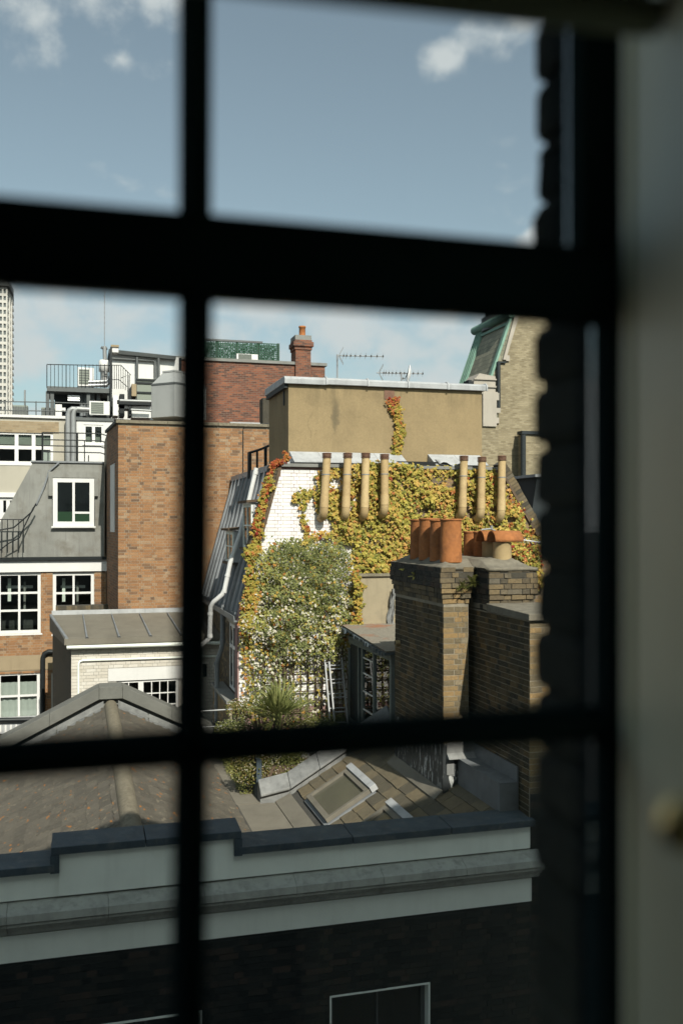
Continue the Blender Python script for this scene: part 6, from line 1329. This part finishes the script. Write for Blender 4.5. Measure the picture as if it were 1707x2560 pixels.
# black downpipe, lower gutter and vent box
MB().tube([P(141, 1630, YL - 0.1), P(122, 1629, YL - 0.1), P(112, 1634, YL - 0.1), P(108, 1645, YL - 0.1), P(107, 1800, YL - 0.1)], 0.07, 10).build('downpipe', M['black'], lh)
q = rect(-60, 1806, 120, 1833, YL - 0.8); bx('vent_box', M['lead_pale'], lh, q[0], q[1], YL - 0.8, YL - 0.001, q[2], q[3])
m = MB()
for i in range(16): x = q[0] + 0.2 + i * 0.14; m.box(x, x + 0.05, YL - 0.815, YL - 0.801, q[2] + 0.04, q[3] - 0.06)
m.build('louvre', M['white'], lh)
MB().tube([P(-60, 1802, YL - 0.85), P(120, 1798, YL - 0.85)], 0.07, 10).build('gutter', M['black'], lh)
q = rect(-60, 1834, 200, 1950, YL - 0.6); bx('buff_base', M['stone_band'], lh, q[0], q[1], YL - 0.6, YL - 0.002, -15, q[3])

# ================================================================ cream building and its roof plant, further back at left
YC = 33.0
cbld = thing('cream_building', (-2, 34, -15), 'cream painted building with wide white windows at upper left', 'building')
zc1 = xz(80, 1045, YC)[1]; cxl, cxr = -10.0, xz(192, 1100, YC)[0]
cw = [rect(-8, 1080, 134, 1160, YC), rect(-160, 1080, -20, 1160, YC), rect(-20, 1244, 45, 1330, YC)]
holed(MB(), cxl, cxr, -15, zc1, YC, YC + 0.3, cw).build('wall', M['cream_wall'], cbld)
q = rect(-400, 1048, 148, 1077, YC); bx('parapet_brickwork', brick_tex('buff_brickwork', [(0, (0.30, 0.22, 0.13)), (0.5, (0.40, 0.30, 0.18)), (1, (0.46, 0.36, 0.23))], (0.38, 0.31, 0.21)), cbld, q[0], q[1], YC - 0.012, YC - 0.001, q[2], q[3])
bx('capping', M['white_wall'], cbld, cxl, cxr + 0.2, YC - 0.08, YC + 0.35, zc1 + 0.001, zc1 + 0.09)
for i, w in enumerate(cw):
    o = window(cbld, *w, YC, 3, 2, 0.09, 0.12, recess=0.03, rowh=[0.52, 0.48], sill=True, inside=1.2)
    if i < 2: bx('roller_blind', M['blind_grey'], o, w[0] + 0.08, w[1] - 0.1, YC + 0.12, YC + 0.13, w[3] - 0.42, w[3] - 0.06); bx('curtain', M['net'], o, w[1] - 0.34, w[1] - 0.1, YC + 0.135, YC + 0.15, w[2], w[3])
q = rect(-60, 1231, 60, 1243, YC); bx('string_course', M['white'], cbld, q[0], q[1], YC - 0.05, YC - 0.001, q[2], q[3])
yw_ = YC - 0.3; q = rect(192, 1052, 268, 1175, yw_); ow = rect(210, 1062, 259, 1110, yw_)
holed(MB(), q[0], q[1] + 0.6, -6, q[3], yw_, yw_ + 0.25, [ow]).build('white_bay', M['white_wall'], cbld)
window(cbld, *ow, yw_, 2, 1, 0.06, 0.10, recess=0.02, imat=M['blind_grey'], inside=0.3)
for a in (171, 184): MB().tube([P(a, 1165, yw_ - 0.1), P(a, 1035, yw_ - 0.1), P(a + 3, 1026, yw_ - 0.1), P(a + 10, 1022, yw_ - 0.1), P(a + 40, 1024, yw_ - 0.05)], 0.085, 10).build('duct_pipe', M['galv'], cbld)
bx('flat_roof_edge', M['grey_metal'], cbld, xz(190, 1047, yw_)[0], xz(285, 1047, yw_)[0], yw_ - 0.05, yw_ + 3, q[3] + 0.001, q[3] + 0.10)
# balcony rails
br = thing('balcony_rail', P(150, 1158, 30.5), 'black four-bar balcony rail in front of the white bay', 'railing'); yy = 30.5
for t in (1081, 1099, 1114, 1129): MB().tube([P(107, t, yy), P(252, t + 3, yy), P(270, t + 9, yy)], 0.018, 6).build('rail', M['black'], br)
for px, t in ((107, 1081), (121, 1130), (194, 1082), (212, 1100), (222, 1138), (268, 1088)): MB().tube([P(px, t, yy), P(px, 1162, yy)], 0.028 if px in (107, 194) else 0.016, 6).build('post', M['black'], br)
ro = thing('roof_rail', P(100, 1045, YC + 0.8), 'two-bar roof edge rail above the cream parapet', 'railing'); yy = YC + 0.8
for t in (1003, 1025): MB().tube([P(-40, t, yy), P(140, t + 3, yy), P(275, t + 9, yy)], 0.018, 6).build('rail', M['grey_metal'], ro)
for px in (-10, 14, 64, 91, 135, 230): MB().tube([P(px, 1003, yy), P(px, 1045, yy)], 0.018, 6).build('post', M['grey_metal'], ro)
MB().tube([P(63, 975, yy + 1), P(63, 1042, yy + 1)], 0.03, 6).build('vent_mast', M['galv'], ro)
# condensers on the roof
def condenser(l, t, r2, b, Y, label, mat):
    x0, x1, z0, z1 = rect(l, t, r2, b, Y); o = thing('condenser_unit', ((x0 + x1) / 2, Y, z0), label, 'condenser', 'rooftop condensers'); bx('casing', mat, o, x0, x1, Y, Y + 0.5, z0, z1, bevel=0.01); m = MB()
    for i in range(9): x = x0 + (x1 - x0) * (i + 0.5) / 9; m.box(x - 0.02, x + 0.02, Y - 0.02, Y - 0.001, z0 + 0.04, z1 - 0.05)
    m.build('fins', M['grey_metal'], o)
condenser(33, 1013, 70, 1042, YC + 1.6, 'finned grey condenser at the left of the cream roof', M['blind_grey']); condenser(104, 1019, 140, 1042, YC + 1.6, 'finned condenser left of the white roof cabinet', M['blind_grey'])
q = rect(139, 1011, 163, 1043, YC + 1.4); wc = thing('roof_cabinet', (q[0], YC + 1.4, q[2]), 'small white cabinet on the cream building roof', 'cabinet'); bx('casing', M['white'], wc, q[0], q[1] - 0.1, YC + 1.4, YC + 1.9, q[2], q[3], bevel=0.01); bx('side_box', M['white'], wc, q[1] - 0.099, q[1] + 0.02, YC + 1.5, YC + 1.8, q[2] + 0.25, q[3] - 0.1)
ac_unit(224, 1003, 275, 1040, YC + 0.6, 'white air conditioner under the steel platform'); ac_unit(195, 919, 236, 968, YC + 2.2, 'air conditioner standing on the steel platform')
# steel platform with railing
pf = thing('steel_platform', P(200, 1040, YC + 2), 'dark steel roof platform with thin vertical bar railing', 'platform'); yp_ = YC + 1.2
q = rect(118, 968, 276, 980, yp_); bx('deck_beam', M['grey_metal'], pf, q[0], q[1], yp_, yp_ + 2.4, q[2], q[3])
for a in (119.5, 131, 222, 274): x = xz(a, 1000, yp_)[0]; bx('post', M['grey_metal'], pf, x - 0.06, x + 0.06, yp_ + 0.1, yp_ + 0.22, xz(a, 1045, yp_)[1], q[2])
bx('louvre_wall', M['dark_slate'], pf, xz(136, 1000, yp_)[0], xz(166, 1000, yp_)[0], yp_ + 0.8, yp_ + 0.9, xz(150, 1045, yp_)[1], q[2]); bx('backing_wall', M['dark_slate'], pf, xz(160, 1000, yp_)[0], xz(276, 1000, yp_)[0], yp_ + 1.6, yp_ + 1.7, xz(200, 1045, yp_)[1], q[2])
MB().tube([P(118, 911, yp_), P(276, 914, yp_)], 0.016, 6).build('handrail', M['black'], pf)
for i in range(17): a = 118 + i * 9.6; MB().tube([P(a, 911, yp_), P(a, 970, yp_)], 0.016 if i % 5 == 0 else 0.010, 5).build('baluster', M['black'], pf)
for t in (955, 964): MB().tube([P(222, t, yp_ + 0.4), P(266, t - 1, yp_ + 0.4), P(272, t - 6, yp_ + 0.4), P(272, t - 14, yp_ + 0.4)], 0.07, 10).build('silver_duct', M['silver'], pf)
MB().lathe(P(261, 968, yp_ + 0.5), [(0.13, 0), (0.13, 0.55), (0.19, 0.56), (0.19, 0.92), (0.15, 0.97), (0.001, 1.0)], 16).build('vent_cowl', M['white'], pf)
for t in (990, 996, 1001): MB().tube([P(170, t, yp_ + 0.2), P(200, t + 1, yp_ + 0.2)], 0.05, 8).build('silver_duct', M['silver'], pf)
for px in (205, 214, 232, 246): MB().tube([P(px, 1040, yp_ + 0.5), P(px, 985, yp_ + 0.5)], 0.07, 8).build('riser_pipe', M['grey_pipe'], pf)
# plant-room wall with canopy
pr = thing('plant_room', P(360, 1010, 36), 'white walled rooftop plant room under a dark canopy', 'roof structure'); yq = 36.0
q = rect(279, 890, 452, 1050, yq); bx('wall', M['white_wall'], pr, q[0], q[1], yq, yq + 3, q[2], q[3])
MB().hexa([(q[0] - 0.1, yq - 0.25, q[3] + 0.0), (q[1] - 0.2, yq - 0.25, q[3] - 0.12), (q[1] - 0.2, yq + 3, q[3] - 0.12), (q[0] - 0.1, yq + 3, q[3] + 0.0)], [(q[0] - 0.1, yq - 0.3, q[3] + 0.14), (q[1] - 0.2, yq - 0.3, q[3] + 0.0), (q[1] - 0.2, yq + 3, q[3] + 0.0), (q[0] - 0.1, yq + 3, q[3] + 0.14)]).build('canopy', M['grey_metal'], pr)
for a in (343, 397): MB().tube([P(a, 1000, yq - 0.2), P(a, 893, yq - 0.2)], 0.05, 8).build('column', M['grey_metal'], pr)
MB().tube([P(388, 1000, yq - 0.1), P(388, 905, yq - 0.1), P(384, 902, yq - 0.1), P(280, 896, yq - 0.1)], 0.04, 6).build('pipe', M['grey_metal'], pr)
q = rect(343, 947, 402, 1000, yq - 1.2); lv_ = MB().box(q[0], q[1], yq - 1.2, yq - 0.01, q[2], q[3]).build('louvred_box', M['blind_grey'], pr)
for t in (950, 958, 982): v = rect(343, t - 2, 402, t + 2.5, yq - 1.2); bx('louvre', M['black'], lv_, v[0] - 0.04, v[1], yq - 1.24, yq - 1.201, v[2], v[3])
for l, t, r2, b, mt in ((293, 1003, 378, 1013, 'black'), (300, 1015, 378, 1022, 'white'), (330, 1024, 378, 1044, 'white'), (329, 962, 341, 992, 'stone_band'), (300, 985, 312, 1040, 'black'), (322, 972, 329, 1040, 'black'), (283, 990, 296, 1040, 'white')):
    v = rect(l, t, r2, b, 33.5); bx('service_box', M[mt], pr, v[0], v[1], 33.5 - (l % 5) * 0.05, 34.3, v[2], v[3])
MB().tube([P(300, 1001, 33), P(380, 1004, 33)], 0.05, 8).build('silver_duct', M['galv'], pr); MB().tube([P(328, 1024, 33), P(380, 1027, 33)], 0.04, 8).build('silver_duct', M['galv'], pr)
# caged stair bars
cg = thing('roof_ladder', P(300, 970, 34.5), 'thin barred ladder cage against the white plant room', 'ladder')
for i in range(9): a = 281 + i * 5.5; tp = 913 + max(0, i - 4) * 6; MB().tube([P(a, tp, 34.5), P(a, 972 + max(0, i - 5) * 4, 34.5)], 0.012, 5).build('bar', M['black'], cg)
MB().tube([P(279, 913, 34.5), P(303, 913, 34.5), P(328, 938, 34.5)], 0.014, 6).build('handrail', M['black'], cg); MB().tube([P(276, 949, 34.5), P(298, 949, 34.5), P(320, 968, 34.5)], 0.014, 6).build('handrail', M['black'], cg); MB().tube([P(303, 945, 34.5), P(322, 937, 34.5), P(322, 975, 34.5)], 0.014, 6).build('bracket', M['black'], cg)
# capped stack post and radio mast
ps = thing('flue_stack', P(285, 1040, 34), 'black flue stack with a brick-coloured cap', 'flue'); v = rect(276, 868, 281, 1040, 34.0); bx('stack', M['black'], ps, v[0], v[1], 34.0, 34.4, v[2], v[3])
v = rect(279, 866, 297, 880, 34.0); bx('white_box', M['white_wall'], ps, v[0], v[1], 34.05, 34.5, v[2], v[3]); v = rect(278, 862, 298, 867, 34.0); bx('cap', M['stone_band'], ps, v[0], v[1], 34.0, 34.55, v[2], v[3])
rm = thing('radio_mast', P(262, 930, 34.6), 'very thin radio mast rising above the roof plant', 'mast'); MB().tube([P(262, 700, 34.6), P(262, 868, 34.6)], 0.012, 6).build('whip', M['alu'], rm)
MB().tube([P(262, 866, 34.6), P(264, 935, 34.6)], 0.07, 8).build('base', M['galv'], rm); MB().tube([P(253, 868, 34.6), P(262, 872, 34.6), P(269, 871, 34.6)], 0.05, 8).build('arm', M['grey_metal'], rm)
for i in range(12): q = P(262, 705 + i * 13, 34.6); MB().tube([q, q + Vector((0, 0, 0.05))], 0.02, 6).build('collar', M['galv'], rm)
# sheet-metal tank on the brick block
tk = thing('water_tank', P(430, 1045, 27.2), 'big grey sheet metal tank with a tapering top', 'tank'); yk = 26.6
x0, x1 = xz(379, 1000, yk)[0], xz(462, 1000, yk)[0] + 0.12; z0, z1, z2 = xz(420, 1046, yk)[1], xz(420, 963, yk)[1], xz(420, 930, yk)[1]
xm_ = xz(437, 1000, yk - 0.5)[0]
foot = [(x0, yk), (xm_, yk - 0.55), (x1 + 0.5, yk + 0.1), (x1, yk + 1.1), (x0 + 0.2, yk + 1.2)]
cx_, cy_ = sum(p[0] for p in foot) / 5, sum(p[1] for p in foot) / 5
MB().prismz(foot, z0, z1).build('body', M['tank'], tk, 0.01)
t_ = [((p[0] - cx_) * 0.5 + cx_, (p[1] - cy_) * 0.5 + cy_) for p in foot]; m = MB()
m.add([(p[0], p[1], z1) for p in foot] + [(p[0], p[1], z2) for p in t_], [(i, (i + 1) % 5, (i + 1) % 5 + 5, i + 5) for i in range(5)] + [(5, 6, 7, 8, 9)]); m.build('tapered_top', M['tank'], tk)
e_ = [((p[0] - cx_) * 1.02 + cx_, (p[1] - cy_) * 1.02 + cy_) for p in foot]; MB().prismz(e_, z1 - 0.03, z1 + 0.02).build('seam', M['grey_metal'], tk)
e_ = [((p[0] - cx_) * 0.53 + cx_, (p[1] - cy_) * 0.53 + cy_) for p in foot]; MB().prismz(e_, z2 + 0.001, z2 + 0.05).build('lid', M['tank'], tk)
MB().tube([P(451, 895, 28), P(451, 930, 28)], 0.04, 8).build('vent_pipe', M['black'], tk)

# ================================================================ white office tower on the skyline
ot = thing('office_tower', (-75, 420, -15), 'white concrete office tower far off at the left edge', 'tower'); yt = 420.0
xa, xb, xc = xz(-60, 900, yt)[0], xz(18, 900, yt)[0], xz(29, 900, yt + 14)[0]; zt3 = xz(15, 716, yt)[1]; fp_ = (xz(15, 800, yt)[1] - xz(15, 817.3, yt)[1])
MB().prismz([(xa, yt + 0.6), (xb - 0.4, yt + 0.6), (xc - 0.6, yt + 14), (xc - 0.6, yt + 30), (xa, yt + 30)], -15, zt3 - 1).build('glazing', surf('grey_tower_glass', (0.16, 0.18, 0.18), 0.1, 0.05, 0.2, 0.0, spec=0.5), ot)
z = zt3; k = 0
while z > -10:
    MB().prismz([(xa, yt), (xb, yt), (xc, yt + 14), (xc, yt + 31), (xa, yt + 31)], z - 1.15, z).build('floor_band', M['tower_white'], ot); z -= fp_
px_ = -52.0
while px_ < 19: x = xz(px_, 900, yt)[0]; bx('fin', M['tower_white'], ot, x - 0.3, x + 0.3, yt - 0.35, yt + 0.6, -15, zt3 - 1.2); px_ += 10.0
for f in (0.5, 0.98): bx('fin', M['tower_white'], ot, xb + (xc - xb) * f - 0.45, xb + (xc - xb) * f + 0.5, yt + 14 * f - 0.6, yt + 14 * f + 0.6, -15, zt3 - 1.2)
MB().prismz([(xa, yt - 1.5), (xb + 1, yt - 1.5), (xc + 1, yt + 14), (xc, yt + 31), (xa, yt + 31)], zt3 + 0.01, zt3 + 2.2).build('crown', M['grey_metal'], ot)
